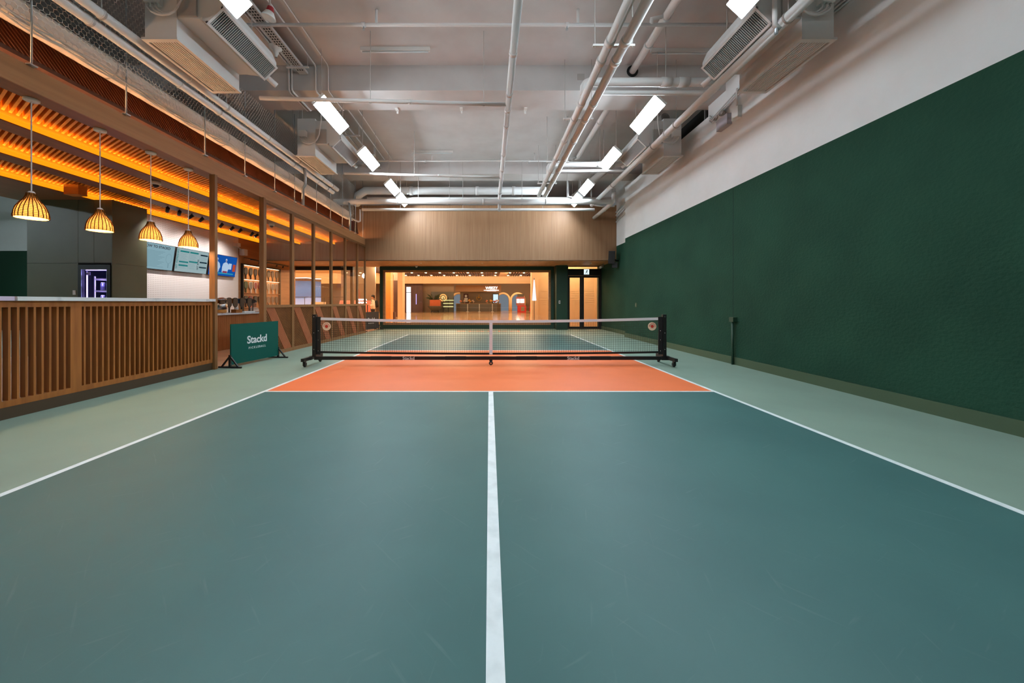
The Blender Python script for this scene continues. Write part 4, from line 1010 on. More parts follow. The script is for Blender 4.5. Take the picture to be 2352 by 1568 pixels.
def paddle(loc, face, edge, label, group, grip=(30, 26, 24), lean=0.0, rz=0.0):
    t = thing('paddle', label, 'paddle', loc, group); t.rotation_euler = (0, lean, rz)
    part('edge', MB().prism([(u*1.0, v) for u, v in paddle_head(0.1, 0.135)], lambda u, v, a: (a, u, v+0.28), -0.007, 0.007), pm(edge), t, local=True)
    part('face', MB().prism(paddle_head(0.088, 0.122), lambda u, v, a: (a, u, v+0.28), -0.009, 0.009), pm(face), t, local=True)
    part('throat', MB().prism([(-0.05, 0.165), (0.05, 0.165), (0.018, 0.115), (-0.018, 0.115)], lambda u, v, a: (a, u, v), -0.007, 0.007), pm(edge), t, local=True)
    part('handle', MB().box(-0.014, 0.014, -0.018, 0.018, 0.0, 0.13), pm(grip), t, local=True)
    return t
rown = ['top', 'middle', 'bottom']
for r_ in range(3):
    for c_ in range(8):
        y = 13.34+c_*0.275
        paddle((-8.905, y, (2.08, 1.57, 1.04)[r_]), PADC[r_][c_], EDG[r_][c_], '%s paddle from the bar on the %s row of the wall display' % (ORD[c_].replace('nearest', 'first'), rown[r_]), 'paddles in the wall display', EDG[r_][c_])
tk = thing('track_light', 'black track with small spotlights above the paddle display', 'track light', (-8.7, 14.3, 2.7))
part('track', MB().box(-8.52, -8.48, 13.0, 15.4, 2.72, 2.76).tube([(-8.5, 13.3, 2.76), (-8.95, 13.3, 2.85)], 0.012, 6).tube([(-8.5, 15.2, 2.76), (-8.95, 15.2, 2.85)], 0.012, 6), M['black'], tk)
for y in (13.5, 13.9, 14.6, 15.05):
    part('spot', MB().tube([(-8.5, y, 2.72), (-8.53, y, 2.64)], 0.03, 10), M['black'], tk, True)
    l = lamp('track_beam', 'SPOT', (-8.54, y, 2.62), 16.0, (1.0, 0.74, 0.45), tk, spot_size=1.7, spot_blend=0.6, shadow_soft_size=0.02)
    l.rotation_euler = V((-0.5, 0, -0.85)).to_track_quat('-Z', 'Y').to_euler()

# back counter
sc_ = thing('service_counter', 'fluted wood service counter behind the opening', 'counter', (-7.0, 10, 0))
part('core', MB().box(-7.3, -6.77, 7.6, 14.4, 0.0, 0.89), M['wood_dark'], sc_)
fl_ = MB(); y = 7.6
while y < 14.4: fl_.box(-6.77, -6.745, y, y+0.026, 0.0, 0.89); y += 0.038
part('fluting', fl_, wood('wood_fluted', rgb(176, 108, 62), rgb(158, 94, 52), (10, 10, 2)), sc_, kind='stuff')
solo('service_countertop', MB().box(-7.4, -6.70, 7.55, 14.45, 0.891, 0.93), M['marble'], 'pale stone top on the fluted service counter', 'countertop')
jr = thing('jar', 'glass jar with metal band on the service counter', 'jar', (-6.95, 9.45, 0.931))
part('body', MB().lathe([(0.11, 0.0), (0.13, 0.02), (0.13, 0.30), (0.10, 0.34)], 20, close=True), glassmat('jar_glass', (0.96, 0.92, 0.85, 1)), jr, True, local=True)
part('band', MB().lathe([(0.132, 0.10), (0.135, 0.11), (0.135, 0.22), (0.132, 0.23)], 20), M['chrome'], jr, True, local=True)
part('lid', MB().lathe([(0.10, 0.34), (0.12, 0.345), (0.12, 0.37), (0.05, 0.40), (0.0, 0.41)], 20), M['chrome'], jr, True, local=True)
part('contents', MB().lathe([(0.10, 0.01), (0.118, 0.03), (0.115, 0.09), (0.0, 0.10)], 16), mat('amber_sweets', rgb(220, 150, 60), 0.5), jr, True, local=True)
tb = thing('tissue_box', 'small wooden tissue box on the service counter', 'box', (-6.86, 9.9, 0.931))
part('box', MB().box(-0.07, 0.07, -0.12, 0.12, 0, 0.09), M['wood_bar'], tb, local=True)
part('tissue', MB().lathe([(0.045, 0.09), (0.035, 0.11), (0.045, 0.13), (0.01, 0.15)], 7), M['print'], tb, local=True)
ty = solo('paper_tray', MB().box(-6.95, -6.78, 10.1, 10.55, 0.931, 0.965), M['print'], 'white paper tray on the service counter', 'tray')
rk = thing('paddle_rack', 'rack behind the service counter hung with blue and orange cloths', 'rack', (-7.2, 10.2, 0.931))
part('rail', MB().tube([(-7.2, 9.6, 1.31), (-7.2, 11.1, 1.31)], 0.012, 8).tube([(-7.2, 9.6, 0.93), (-7.2, 9.6, 1.31)], 0.012, 8).tube([(-7.2, 11.1, 0.93), (-7.2, 11.1, 1.31)], 0.012, 8), M['black'], rk)
for j, (y0, y1, c) in enumerate(((9.62, 9.75, (190, 88, 30)), (9.76, 9.86, (30, 66, 104)), (9.88, 10.02, (30, 52, 70)), (10.06, 10.22, (216, 130, 40)), (10.26, 10.6, (36, 84, 124)), (10.75, 10.9, (40, 70, 96)))):
    part('cloth', MB().prism([(y0, 1.32), (y1, 1.32), ((y0+y1)/2+0.05, 1.18), ((y0+y1)/2-0.05, 1.18)], lambda u, v, a: (a, u, v), -7.185, -7.175), pm(c, 0.9), rk)
for j, y in enumerate((9.72, 9.98, 10.22, 10.5, 10.82)):
    paddle((-7.12, y, 0.931), (62, 54, 48), (40, 36, 34), '%s dark paddle from the bar standing on the service counter' % ORD[j].replace('nearest', 'first'), 'paddles standing on the service counter', (40, 36, 34), lean=0.0)

# ------------------------------------------------------------------ net
nn = thing('pickleball_net', 'portable pickleball net on black wheeled frame across the orange zone', 'net', (0, YN, 0))
NX = 3.385; X1 = 3.28
def ztop(x): return 0.862 + 0.055*(abs(x)/X1)**2
def zbot(x): return 0.215 + 0.03*(abs(x)/X1)**2
cords = MB(); r = 0.0015
nv = 150
for i in range(nv+1):
    x = -X1 + 2*X1*i/nv
    cords.box(x-r, x+r, YN-r, YN+r, zbot(x), ztop(x)-0.03)
for j in range(1, 15):
    k = j/15; pr = None
    for i in range(0, 31):
        x = -X1 + 2*X1*i/30; z = zbot(x)+(ztop(x)-0.03-zbot(x))*k
        if pr: cords.bar((pr[0], YN, pr[1]), (x, YN, z), 2*r, 2*r)
        pr = (x, z)
part('mesh', cords, M['black'], nn, kind='stuff')
def band(fn, h, th, m, name, label=None):
    b = MB(); n = 30
    for i in range(n):
        xa = -X1-0.02 + 2*(X1+0.02)*i/n; xb = -X1-0.02 + 2*(X1+0.02)*(i+1)/n
        za, zb = fn(xa), fn(xb)
        b.add([(xa, YN-th, za), (xb, YN-th, zb), (xb, YN-th, zb+h), (xa, YN-th, za+h), (xa, YN+th, za), (xb, YN+th, zb), (xb, YN+th, zb+h), (xa, YN+th, za+h)],
              [(0,1,2,3),(5,4,7,6),(3,2,6,7),(1,0,4,5)] + ([(0,3,7,4)] if i == 0 else []) + ([(1,5,6,2)] if i == n-1 else []))
    return part(name, b, m, nn, label=label)
band(lambda x: ztop(x)-0.05, 0.05, 0.006, M['tape'], 'top_tape', 'white top tape')
band(lambda x: zbot(x)-0.02, 0.04, 0.006, M['black'], 'bottom_tape', 'black bottom tape')
part('centre_strap', MB().box(-0.0, 0.062, YN-0.011, YN-0.004, 0.20, ztop(0)), M['tape'], nn, label='white centre strap')
part('base_bar', MB().box(-NX, NX, YN-0.03, YN+0.03, 0.098, 0.163), M['black'], nn)
for x in (-2.1, -0.65, 0.72, 2.15): part('coupling', MB().box(x-0.2, x+0.2, YN-0.032, YN+0.032, 0.096, 0.165), M['rubber'], nn)
for x in (-1.56, 1.62): text('lettering', 'Stackd', 0.088, M['print'], nn, (x, YN-0.0315, 0.128), (math.pi/2, 0, 0), off=0.001)
for s_ in (-1, 1):
    ps = part('post', MB().box(s_*NX-0.034, s_*NX+0.034, YN-0.034, YN+0.034, 0.16, 0.975), M['black'], nn)
    part('net_sleeve', MB().prism([(0, 0.20), (0.075, 0.20), (0.078, 0.45), (0.07, 0.7), (0.085, 0.93), (0, 0.93)], lambda u, v, a: (s_*(NX-0.034-u), a, v), YN-0.014, YN+0.014), M['rubber'], nn)
    bo = MB()
    for z in (0.93, 0.62, 0.30): bo.ball((s_*NX+0.0, YN-0.036, z), 0.010, 8, 6)
    for z in (0.66, 0.48, 0.27): bo.ball((s_*(NX-0.075), YN-0.016, z), 0.010, 8, 6)
    part('bolts', bo, M['chrome'], nn)
    ft = part('foot_bar', MB().box(s_*(NX+0.055)-0.03, s_*(NX+0.055)+0.03, YN-0.36, YN+0.40, 0.112, 0.168), M['black'], nn)
    part('foot_joint', MB().box(s_*NX-0.06, s_*(NX+0.085), YN-0.045, YN+0.045, 0.095, 0.172), M['black'], nn)
    for dy in (-0.28, 0.34):
        cst = part('caster', MB().box(s_*(NX+0.055)-0.022, s_*(NX+0.055)+0.022, YN+dy-0.03, YN+dy+0.02, 0.075, 0.112).box(s_*(NX+0.055)-0.026, s_*(NX+0.055)-0.018, YN+dy-0.02, YN+dy+0.035, 0.03, 0.08).box(s_*(NX+0.055)+0.018, s_*(NX+0.055)+0.026, YN+dy-0.02, YN+dy+0.035, 0.03, 0.08), M['black'], nn)
        Rw = Matrix.Rotation(math.pi/2, 3, 'Y')
        part('wheel', MB().lathe([(0.02, -0.016), (0.036, -0.014), (0.04, 0.0), (0.036, 0.014), (0.02, 0.016)], 18, (s_*(NX+0.055), YN+dy+0.01, 0.04), R=Rw, close=True), M['rubber'], cst, True)
        part('hub', MB().lathe([(0.016, -0.019), (0.016, 0.019)], 12, (s_*(NX+0.055), YN+dy+0.01, 0.04), R=Rw, close=True), M['chrome'], cst)
    xd = s_*(NX-0.235)
    ds = part('badge', MB().lathe([(0.08, -0.004), (0.08, 0.004)], 28, (xd, YN-0.012, 0.745), R=Matrix.Rotation(math.pi/2, 3, 'X'), close=True), M['cream'], nn, label='round cream badge')
    part('badge_centre', MB().lathe([(0.03, -0.006), (0.03, 0.006)], 18, (xd, YN-0.014, 0.745), R=Matrix.Rotation(math.pi/2, 3, 'X'), close=True), M['redspot'], ds)
    ring = MB()
    for i in range(16):
        q = 2*math.pi*i/16
        if math.sin(q) > -0.2: ring.obox((xd+0.056*math.cos(q), YN-0.0175, 0.745+0.056*math.sin(q)), (0.004, 0.001, 0.009), Matrix.Rotation(math.pi/2-q, 3, 'Y'))
    part('badge_lettering', ring, M['redspot'], ds)
    part('badge_ring', MB().tube([(xd+0.041*math.cos(q), YN-0.017, 0.745+0.041*math.sin(q)) for q in [2*math.pi*j/24 for j in range(25)]], 0.0014, 4), M['wood_hdr'], ds)
cw = part('caster', MB().box(0.0, 0.06, YN-0.04, YN+0.03, 0.075, 0.098).box(0.005, 0.013, YN-0.06, YN+0.01, 0.03, 0.08).box(0.047, 0.055, YN-0.06, YN+0.01, 0.03, 0.08), M['black'], nn)
part('wheel', MB().lathe([(0.02, -0.014), (0.036, -0.012), (0.04, 0.0), (0.036, 0.012), (0.02, 0.014)], 18, (0.03, YN-0.05, 0.04), R=Matrix.Rotation(math.radians(60), 3, 'Y') @ Matrix.Rotation(math.pi/2, 3, 'X'), close=True), M['rubber'], cw, True)
part('hub', MB().lathe([(0.016, -0.018), (0.016, 0.018)], 12, (0.03, YN-0.05, 0.04), R=Matrix.Rotation(math.radians(60), 3, 'Y') @ Matrix.Rotation(math.pi/2, 3, 'X'), close=True), M['chrome'], cw)

# ------------------------------------------------------------------ court-side boards
def court_board(p0, p1, board_m, label, print_m):
    p0, p1 = V((p0[0], p0[1], 0)), V((p1[0], p1[1], 0)); d = (p1-p0); L = d.length; rz = math.atan2(d.y, d.x)
    t = thing('court_board', label, 'sign', tuple((p0+p1)/2), 'court-side boards', rz=rz)
    part('board', MB().box(-L/2, L/2, -0.012, 0.012, 0.055, 0.805), board_m, t, local=True)
    for body, sz, z, off, sp in (('Stackd', 0.205, 0.47, 0.0045, 0.98), ('PICKLEBALL', 0.058, 0.315, 0.0012, 1.55)):
        o = text('lettering', body, sz, print_m, t, ORIGIN[t.name] + V((0.02, -0.0135, z)), (math.pi/2, 0, 0), ext=0.0008, off=off, space=sp)
    for s_ in (-1, 1):
        x = s_*(L/2+0.012)
        st = MB().box(x-0.014, x+0.014, -0.02, 0.02, 0.0, 0.24).box(x-0.014, x+0.014, -0.23, 0.23, 0.0, 0.03)
        st.bar((x, -0.17, 0.02), (x, -0.015, 0.20), 0.024, 0.024).bar((x, 0.17, 0.02), (x, 0.015, 0.20), 0.024, 0.024)
        f = part('foot', st, M['black'], t, local=True)
        part('bolt', MB().ball((x-s_*0.0, -0.021, 0.19), 0.007, 8, 6).ball((x, -0.021, 0.07), 0.007, 8, 6), M['chrome'], f, local=True)
    return t
court_board((-4.77, 6.72), (-4.615, 7.95), M['signgreen'], 'green court-side board with white lettering beside the bar opening', M['print'])
court_board((-5.28, 15.15), (-4.98, 16.40), M['signblack'], 'black court-side board at the far entrance by the glazed screen', M['print'])

# ------------------------------------------------------------------ mall beyond the shopfront
pe = lambda r, g, b: rgb(r, g, b)
M['mfloor'] = mat('mall_floor_polished', rgb(232, 190, 140), 0.12, spec=0.6, vary=(rgb(222, 180, 130), (0.5, 0.5, 1), 0.4, 0.7))
M['mwall'] = mat('mall_beige', rgb(240, 205, 160), 0.6)
M['mgrey'] = mat('mall_grey_plaster', rgb(158, 138, 118), 0.7)
M['mdark'] = mat('mall_dark_wood', rgb(86, 52, 38), 0.5)
M['kiosk'] = mat('kiosk_slate', rgb(92, 88, 78), 0.4)
M['mlight'] = emat('mall_light', (1.0, 0.66, 0.34, 1), MALL_POWER)
M['sign_w'] = emat('sign_white', (1.0, 0.97, 0.92, 1), 2.2)
struct('floor', MB().box(-45, 20, 17.2, 60, -0.2, 0.0), M['mfloor'], 'polished beige mall floor beyond the shopfront', 'floor')
ms = thing('ceiling_mall', 'mall ceiling with rows of dark slats and warm lights', 'ceiling', (0, 30, 4.4), kind='structure')
part('deck', MB().box(-45, 20, 17.4, 60, 4.75, 4.95), M['mwall'], ms)
sl = MB(); x = -12.0
while x < 6.6:
    if not (1.2 < x < 1.95): sl.box(x, x+0.10, 18.0, 44.0, 4.38, 4.56)
    x += 0.28
part('slat_run', sl, mat('mall_slat', rgb(96, 62, 40), 0.6), ms, kind='stuff')
part('bulkhead', MB().box(1.15, 2.0, 18.0, 44.0, 4.36, 4.6).box(6.6, 8.0, 18, 44, 4.36, 4.6), M['mwall'], ms)
for iy in range(7):
    for ix in range(12):
        xx = -11.2+ix*1.48; yy = 20.0+iy*3.7
        if 1.0 < xx < 2.1: continue
        part('ceiling_lamp', MB().lathe([(0.11, 0.0), (0.11, -0.03)], 10, (xx+0.05, yy, 4.37), close=True), M['mlight'], ms)
for xx in (-22, -16, -9, -3, 3):
    for yy in (22, 30, 38): lamp('mall_ceiling_glow', 'POINT', (xx, yy, 4.0), 400.0, (1.0, 0.74, 0.45), ms, shadow_soft_size=0.25)
for xx, yy in ((4.4, 18.6), (-0.8, 19.0), (-5.7, 18.7), (-9.0, 19.0)): lamp('mall_ceiling_glow', 'POINT', (xx, yy, 3.6), 200.0, (1.0, 0.68, 0.36), ms, shadow_soft_size=0.25)  # added lamps without fixtures, to brighten the grooved wall and soffit
for xx in (-8, -2, 4): lamp('mall_shop_glow', 'POINT', (xx, 51.0, 3.6), 330.0, (1.0, 0.78, 0.5), ms, shadow_soft_size=0.25)
struct('wall_mall_fascia', MB().box(-45, 8.0, 44.0, 44.5, 3.52, 4.75), M['mwall'], 'long peach fascia across the mall shops', 'wall')
struct('wall_mall', MB().box(-45, 20, 58.0, 58.3, 0, 5), M['mgrey'], 'grey brown back wall of the mall shop', 'wall')
struct('wall_mall_side', MB().box(9.5, 9.8, 17.4, 58, 0, 5), M['mwall'], 'peach side wall of the mall', 'wall')
struct('wall_mall_side', MB().box(-45.3, -45, 17.4, 58, 0, 5), M['mwall'], 'far side wall of the mall hall', 'wall')
# beige wall with grooves behind the door
gw = thing('wall_grooved', 'peach wall with a band of horizontal grooves behind the glass door', 'wall', (4.4, 20, 0), kind='structure')
zs_ = [0, 1.10, 1.22, 1.34, 1.46, 1.58, 1.70, 1.82, 4.6]
for a, b in zip(zs_, zs_[1:]): part('board', MB().box(2.68, 5.80, 20.0, 20.1, a+0.005, b-0.005), M['mwall'], gw)
part('back', MB().box(2.6, 5.8, 20.04, 20.2, 0, 4.6).box(5.80, 6.0, 19.95, 20.2, 0, 4.6).box(6.0, 9.5, 20.1, 20.2, 0, 4.6), M['mwall'], gw)
struct('column', MB().box(2.3, 2.68, 19.9, 20.4, 0, 4.6), M['mwall'], 'peach pillar beside the grooved wall in the mall', 'column')
# left mall pieces
struct('column', MB().box(-7.45, -7.05, 29.6, 30.4, 0, 4.75), M['mwall'], 'pale pillar in the mall behind the far window', 'column')
struct('wall_shopfront', MB().box(-9.2, -7.6, 31.0, 31.2, 0, 3.1, 0).box(-9.2, -7.6, 31.0, 31.2, 3.1, 4.75, 1), [M['mdark'], M['mgrey']], 'dark brown shopfront left of the pale pillar in the mall', 'wall')
struct('column', MB().box(-6.05, -5.55, 20.5, 21.0, 0, 4.4), mat('mall_amber_pillar', rgb(235, 160, 80), 0.5), 'amber pillar beside the far entrance', 'column')
struct('wall_mall_shop', MB().box(-11.6, -8.4, 46.0, 46.2, 0, 3.6), M['mdark'], 'brown shop wall around the bright doorway in the mall', 'wall')
dw = thing('daylight_door', 'bright white daylight doorway in the mall', 'door', (-10.0, 43.9, 0))
part('pane', MB().box(-9.98, -9.45, 43.9, 43.95, 0.02, 3.1), emat('daylight', (0.95, 0.98, 1.0, 1), 1.6), dw)
part('bar', MB().box(-9.98, -9.45, 43.86, 43.9, 2.4, 2.46), M['blackf'], dw)
part('frame', MB().box(-10.05, -9.98, 43.86, 44.0, 0, 3.2).box(-9.45, -9.38, 43.86, 44.0, 0, 3.2).box(-9.98, -9.45, 43.86, 44.0, 3.1, 3.2), M['mdark'], dw)
bn = solo('neon_bar', MB().box(-9.25, -9.19, 45.95, 46.0, 1.0, 2.3), emat('violet_neon', (0.5, 0.4, 1.0, 1), 2.0), 'slim violet light bar in the mall', 'light')
rs = solo('red_banner', MB().box(-8.95, -8.72, 30.96, 31.0, 0.62, 1.55), mat('red_banner', rgb(214, 70, 50), 0.5), 'narrow red banner on the dark shopfront in the mall', 'banner')
ps_ = thing('menu_post', 'tall black and cream poster stand at the edge of the far window', 'poster', (-6.2, 23.0, 0))
part('post', MB().box(-6.35, -6.05, 23.0, 23.06, 0.05, 3.0), M['wood_hdr'], ps_)
part('poster', MB().box(-6.32, -6.08, 22.98, 23.0, 1.3, 2.9), M['signblack'], ps_)
part('print', MB().box(-6.29, -6.11, 22.97, 22.98, 1.75, 2.05).box(-6.27, -6.13, 22.97, 22.98, 2.2, 2.7).box(-6.27, -6.12, 22.97, 22.98, 1.38, 1.62), M['cream'], ps_)
part('plinth', MB().box(-6.5, -5.95, 22.9, 23.2, 0.0, 0.62), M['mdark'], ps_)
# planter
pt = thing('planter', 'copper planter box with leafy plants in the mall', 'planter', (-6.9, 45.0, 0))
part('pot', MB().box(-7.3, -6.0, 44.7, 45.3, 0.75, 1.55), mat('copper', rgb(196, 92, 40), 0.45), pt)
part('bowl', MB().lathe([(0.5, 0.25), (0.95, 0.75), (0.95, 0.8)], 18, (-6.7, 45.0, 0.0), close=True), M['kiosk'], pt, True)
part('legs', MB().tube([(-7.2, 45, 0), (-7.0, 45, 0.3)], 0.05, 6).tube([(-6.2, 45, 0), (-6.4, 45, 0.3)], 0.05, 6), M['blackf'], pt)
lv = MB()
for i in range(60):
    a = random.uniform(0, 6.28); r0 = random.uniform(0.0, 0.5); L_ = random.uniform(0.4, 1.0)
    b0 = V((-6.9+r0*math.cos(a), 45+0.3*math.sin(a), 1.5)); tip = b0 + V((math.cos(a)*L_*0.8, math.sin(a)*0.3, random.uniform(0.2, 1.0)*L_)); md = (b0+tip)/2+V((0, 0, 0.15))
    sd_ = V((0, 0.02, 0.06))
    lv.add([b0, md+sd_, tip, md-sd_], [(0, 1, 2, 3)])
part('leaves', lv, mat('plant_green', rgb(60, 66, 34), 0.6), pt, kind='stuff')
ch = thing('plaza_wreath', 'glowing orange wreath emblem on the grey shop wall', 'emblem', (-5.9, 46.9, 1.5))
part('ring', MB().tube([(-5.95+0.42*math.cos(q), 46.9, 1.85+0.42*math.sin(q)) for q in [2*math.pi*j/20 for j in range(21)]], 0.07, 6), emat('wreath_glow', (1.0, 0.45, 0.12, 1), 1.3), ch)
part('core', MB().ball((-5.95, 46.9, 1.85), 0.25, 10, 6, sc=(1, 0.3, 1)), emat('wreath_core', (1.0, 0.62, 0.22, 1), 1.2), ch)
struct('wall_partition', MB().box(-7.5, -4.6, 47.0, 47.2, 0, 2.6, 0).box(-13.5, -4.6, 47.2, 47.3, 0, 3.6, 1), [M['kiosk'], M['mgrey']], 'grey shop partition behind the planter', 'wall')
cab = thing('yellow_shelves', 'shelving unit with yellow lit tiers beside the kiosk', 'shelf', (-5.1, 46.0, 0))
part('frame', MB().box(-5.85, -5.80, 45.9, 46.3, 0, 1.9).box(-4.55, -4.5, 45.9, 46.3, 0, 1.9).box(-5.2, -5.15, 45.9, 46.3, 0, 1.9), M['blackf'], cab)
for z in (0.65, 1.05, 1.45): part('tier', MB().box(-5.85, -4.5, 45.9, 46.3, z, z+0.12), emat('tier_glow', (0.95, 0.85, 0.35, 1), 0.9) if z < 0.7 else bpy.data.materials['tier_glow'], cab)
# kiosk
kk = thing('mall_kiosk', 'dark rounded kiosk counter in the middle of the mall', 'kiosk', (-1.5, 50, 0))
kp = [(-4.6, 50.3), (-4.45, 49.9), (-4.0, 49.75), (1.05, 49.75), (1.5, 49.9), (1.6, 50.3), (1.6, 51.2), (-4.6, 51.2)]
part('counter', MB().prism(kp, lambda u, v, a: (u, v, a), 0.0, 1.02), M['kiosk'], kk)
part('counter_top', MB().prism([(u*1.01, v-0.03) for u, v in kp], lambda u, v, a: (u, v, a), 1.02, 1.10), M['mgrey'], kk)
part('canopy', MB().box(-4.6, 1.6, 49.9, 51.6, 2.72, 3.62), mat('kiosk_canopy', rgb(172, 140, 112), 0.6), kk)
part('back_panel', MB().box(-4.2, 1.4, 52.4, 52.5, 0, 2.75), mat('kiosk_back', rgb(120, 104, 84), 0.6), kk)
part('emblem', MB().tube([(-1.5+0.32*math.cos(q), 52.3, 1.85+0.32*math.sin(q)) for q in [math.pi*0.75+math.pi*1.5*j/16 for j in range(17)]], 0.05, 6).ball((-1.5, 52.3, 1.95), 0.16, 8, 6).ball((-1.5, 52.3, 2.25), 0.09, 8, 6), mat('gold', rgb(214, 170, 80), 0.3, metal=0.6), kk)
part('screen', MB().box(0.55, 1.25, 52.2, 52.25, 1.2, 2.4), emat('kiosk_screen', (0.7, 0.9, 1.0, 1), 1.1), kk)
part('screen_case', MB().box(0.48, 1.32, 52.25, 52.32, 1.1, 2.5), M['blackf'], kk)
part('poster', MB().box(-3.7, -3.0, 52.2, 52.25, 1.15, 2.5, 0).box(-3.6, -3.1, 52.15, 52.2, 1.3, 1.9, 1).ball((-3.35, 52.18, 2.15), 0.18, 8, 6, 1, (1, 0.2, 1)), [mat('poster_maroon', rgb(70, 22, 24), 0.6), M['print']], kk)
o = text('lettering', 'WEEZY', 0.50, M['sign_w'], kk, (0.3, 49.87, 3.20), (math.pi/2, 0, 0), ext=0.01, off=0.012)
part('sign_bar', MB().box(-0.75, 1.3, 49.86, 49.88, 2.86, 2.94).box(-0.35, 0.95, 49.86, 49.88, 2.80, 2.87), M['sign_w'], kk)
for k, px in enumerate((1074, 1101, 1131)):
    p = at(px, 715, 48.0)
    t = thing('stanchion', '%s slim white stanchion post from the planter before the kiosk' % ORD[k].replace('nearest', 'first'), 'stanchion', (p.x, 48.0, 0), 'stanchions before the kiosk')
    part('pole', MB().tube([(0, 0, 0.03), (0, 0, 1.05)], 0.045, 8), M['print'], t, True, local=True); part('base', MB().lathe([(0.2, 0.0), (0.2, 0.02), (0.05, 0.05)], 14, close=True), M['print'], t, local=True)
fcols = [(230, 150, 120), (240, 220, 210), (200, 90, 70), (250, 190, 90), (220, 200, 190)]
for k, (x, c) in enumerate(((-3.9, 0), (-3.4, 1), (-2.7, 3), (-2.2, 4), (-0.3, 0), (0.25, 3), (0.75, 2), (1.1, 1))):
    t = thing('flower_vase', '%s bunch of flowers from the planter end on the kiosk counter' % ORD[k].replace('nearest', 'first'), 'flowers', (x, 50.2, 1.10), 'flowers on the kiosk')
    part('vase', MB().lathe([(0.07, 0.0), (0.1, 0.1), (0.06, 0.22)], 10, close=True), M['mgrey'], t, True, local=True)
    hdm = MB()
    for j in range(7): hdm.ball((random.uniform(-0.16, 0.16), random.uniform(-0.1, 0.1), random.uniform(0.24, 0.48)), random.uniform(0.06, 0.11), 7, 5)
    part('blooms', hdm, pm(fcols[c], 0.7), t, True, local=True)
def arch(x, lb):
    t = thing('wall_arch', lb, 'arch', (x, 54, 0), kind='structure')
    pts = [(x+1.0*math.cos(q), 54.0, 1.6+1.0*math.sin(q)) for q in [math.pi*j/14 for j in range(15)]]
    part('ring', MB().tube([(x+1.0, 54, 0)]+pts+[(x-1.0, 54, 0)], 0.16, 8), M['mwall'], t, True)
    part('pane', MB().prism([(p[0], p[2]) for p in pts]+[(x-1, 0), (x+1, 0)], lambda u, v, a: (u, a, v), 54.15, 54.18), emat('arch_daylight', (0.6, 0.68, 0.78, 1), 0.3) if 'arch_daylight' not in bpy.data.materials else bpy.data.materials['arch_daylight'], t)
arch(-4.55, 'pale arch with bright opening at the planter end of the kiosk'); arch(2.0, 'pale arch at the vending machine end of the kiosk'); arch(4.2, 'pale arch behind the vending machine')
vm = thing('vending_machine', 'red machine with two bright white windows in the mall', 'vending machine', (3.9, 46, 0))
part('base', MB().box(3.55, 4.6, 45.6, 46.4, 0, 0.85), mat('machine_red', rgb(214, 50, 46), 0.4), vm)
part('body', MB().box(3.4, 4.45, 45.7, 46.4, 0.85, 1.95), mat('machine_pink', rgb(190, 120, 120), 0.5), vm)
part('window', MB().box(3.42, 3.78, 45.66, 45.7, 1.18, 1.68), M['sign_w'], vm); part('window', MB().box(3.86, 4.36, 45.66, 45.7, 1.18, 1.68), M['sign_w'], vm)
part('grille', MB().box(3.95, 4.4, 45.58, 45.6, 0.15, 0.72), M['mgrey'], vm)
part('header', MB().box(3.55, 4.35, 45.7, 46.4, 1.95, 2.3), M['kiosk'], vm)
rf = thing('flag_banner', 'tall red feather flag near the closed white parasol in the mall', 'flag', (4.7, 41, 0))
part('pole', MB().tube([(4.85, 41, 0), (4.85, 41, 3.0)], 0.03, 6), M['blackf'], rf)
part('cloth', MB().prism([(4.5, 0.2), (4.83, 0.2), (4.83, 2.95), (4.72, 2.8), (4.55, 2.0), (4.62, 1.4)], lambda u, v, a: (u, a, v), 40.99, 41.01), mat('flag_red', rgb(206, 60, 64), 0.6), rf)
ub = thing('glowing_parasol', 'tall closed white parasol with added glow before the peach pillar in the mall', 'lamp', (2.43, 19.2, 0))
part('shade', MB().lathe([(0.01, 2.45), (0.035, 2.3), (0.09, 1.6), (0.115, 1.33), (0.085, 1.31)], 9, (2.36, 19.2, 0)), emat('parasol_glow', (0.9, 0.93, 1.0, 1), 1.2), ub, True)  # closed parasol, no light source; the glow is added to keep it white
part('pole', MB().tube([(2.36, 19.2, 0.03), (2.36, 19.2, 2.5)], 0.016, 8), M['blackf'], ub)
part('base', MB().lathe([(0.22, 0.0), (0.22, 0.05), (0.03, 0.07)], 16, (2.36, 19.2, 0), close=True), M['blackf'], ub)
ll = solo('linear_light', MB().obox((3.0, 28, 4.36), (0.05, 4.2, 0.02), Matrix.Rotation(math.radians(-2), 3, 'Z')), emat('linear_white', (1, 0.97, 0.93, 1), 3.0), 'white linear light on the mall ceiling above the closed parasol', 'light')
# curved display screen seen through the glazed panels
cvs = thing('curved_display', 'large curved display showing blue sky, seen through the glazed screen', 'display', (-14.5, 27, 0))
cp = [(-17.5, 26.4), (-15.5, 25.7), (-13.9, 25.6), (-12.95, 25.85), (-12.6, 26.4), (-12.55, 27.2)]
scrn = MB(); rim = MB(); cap_ = MB()
for (ax, ay), (bx_, by_) in zip(cp, cp[1:]):
    scrn.add([(ax, ay-0.02, 0.7), (bx_, by_-0.02, 0.7), (bx_, by_-0.02, 2.75), (ax, ay-0.02, 2.75)], [(0, 1, 2, 3)])
    rim.add([(ax, ay, 0.0), (bx_, by_, 0.0), (bx_, by_, 2.95), (ax, ay, 2.95), (ax, ay+0.3, 0.0), (bx_-0.3, by_+0.3, 0.0), (bx_-0.3, by_+0.3, 2.95), (ax, ay+0.3, 2.95)], [(0,1,2,3),(3,2,6,7),(4,7,6,5)])
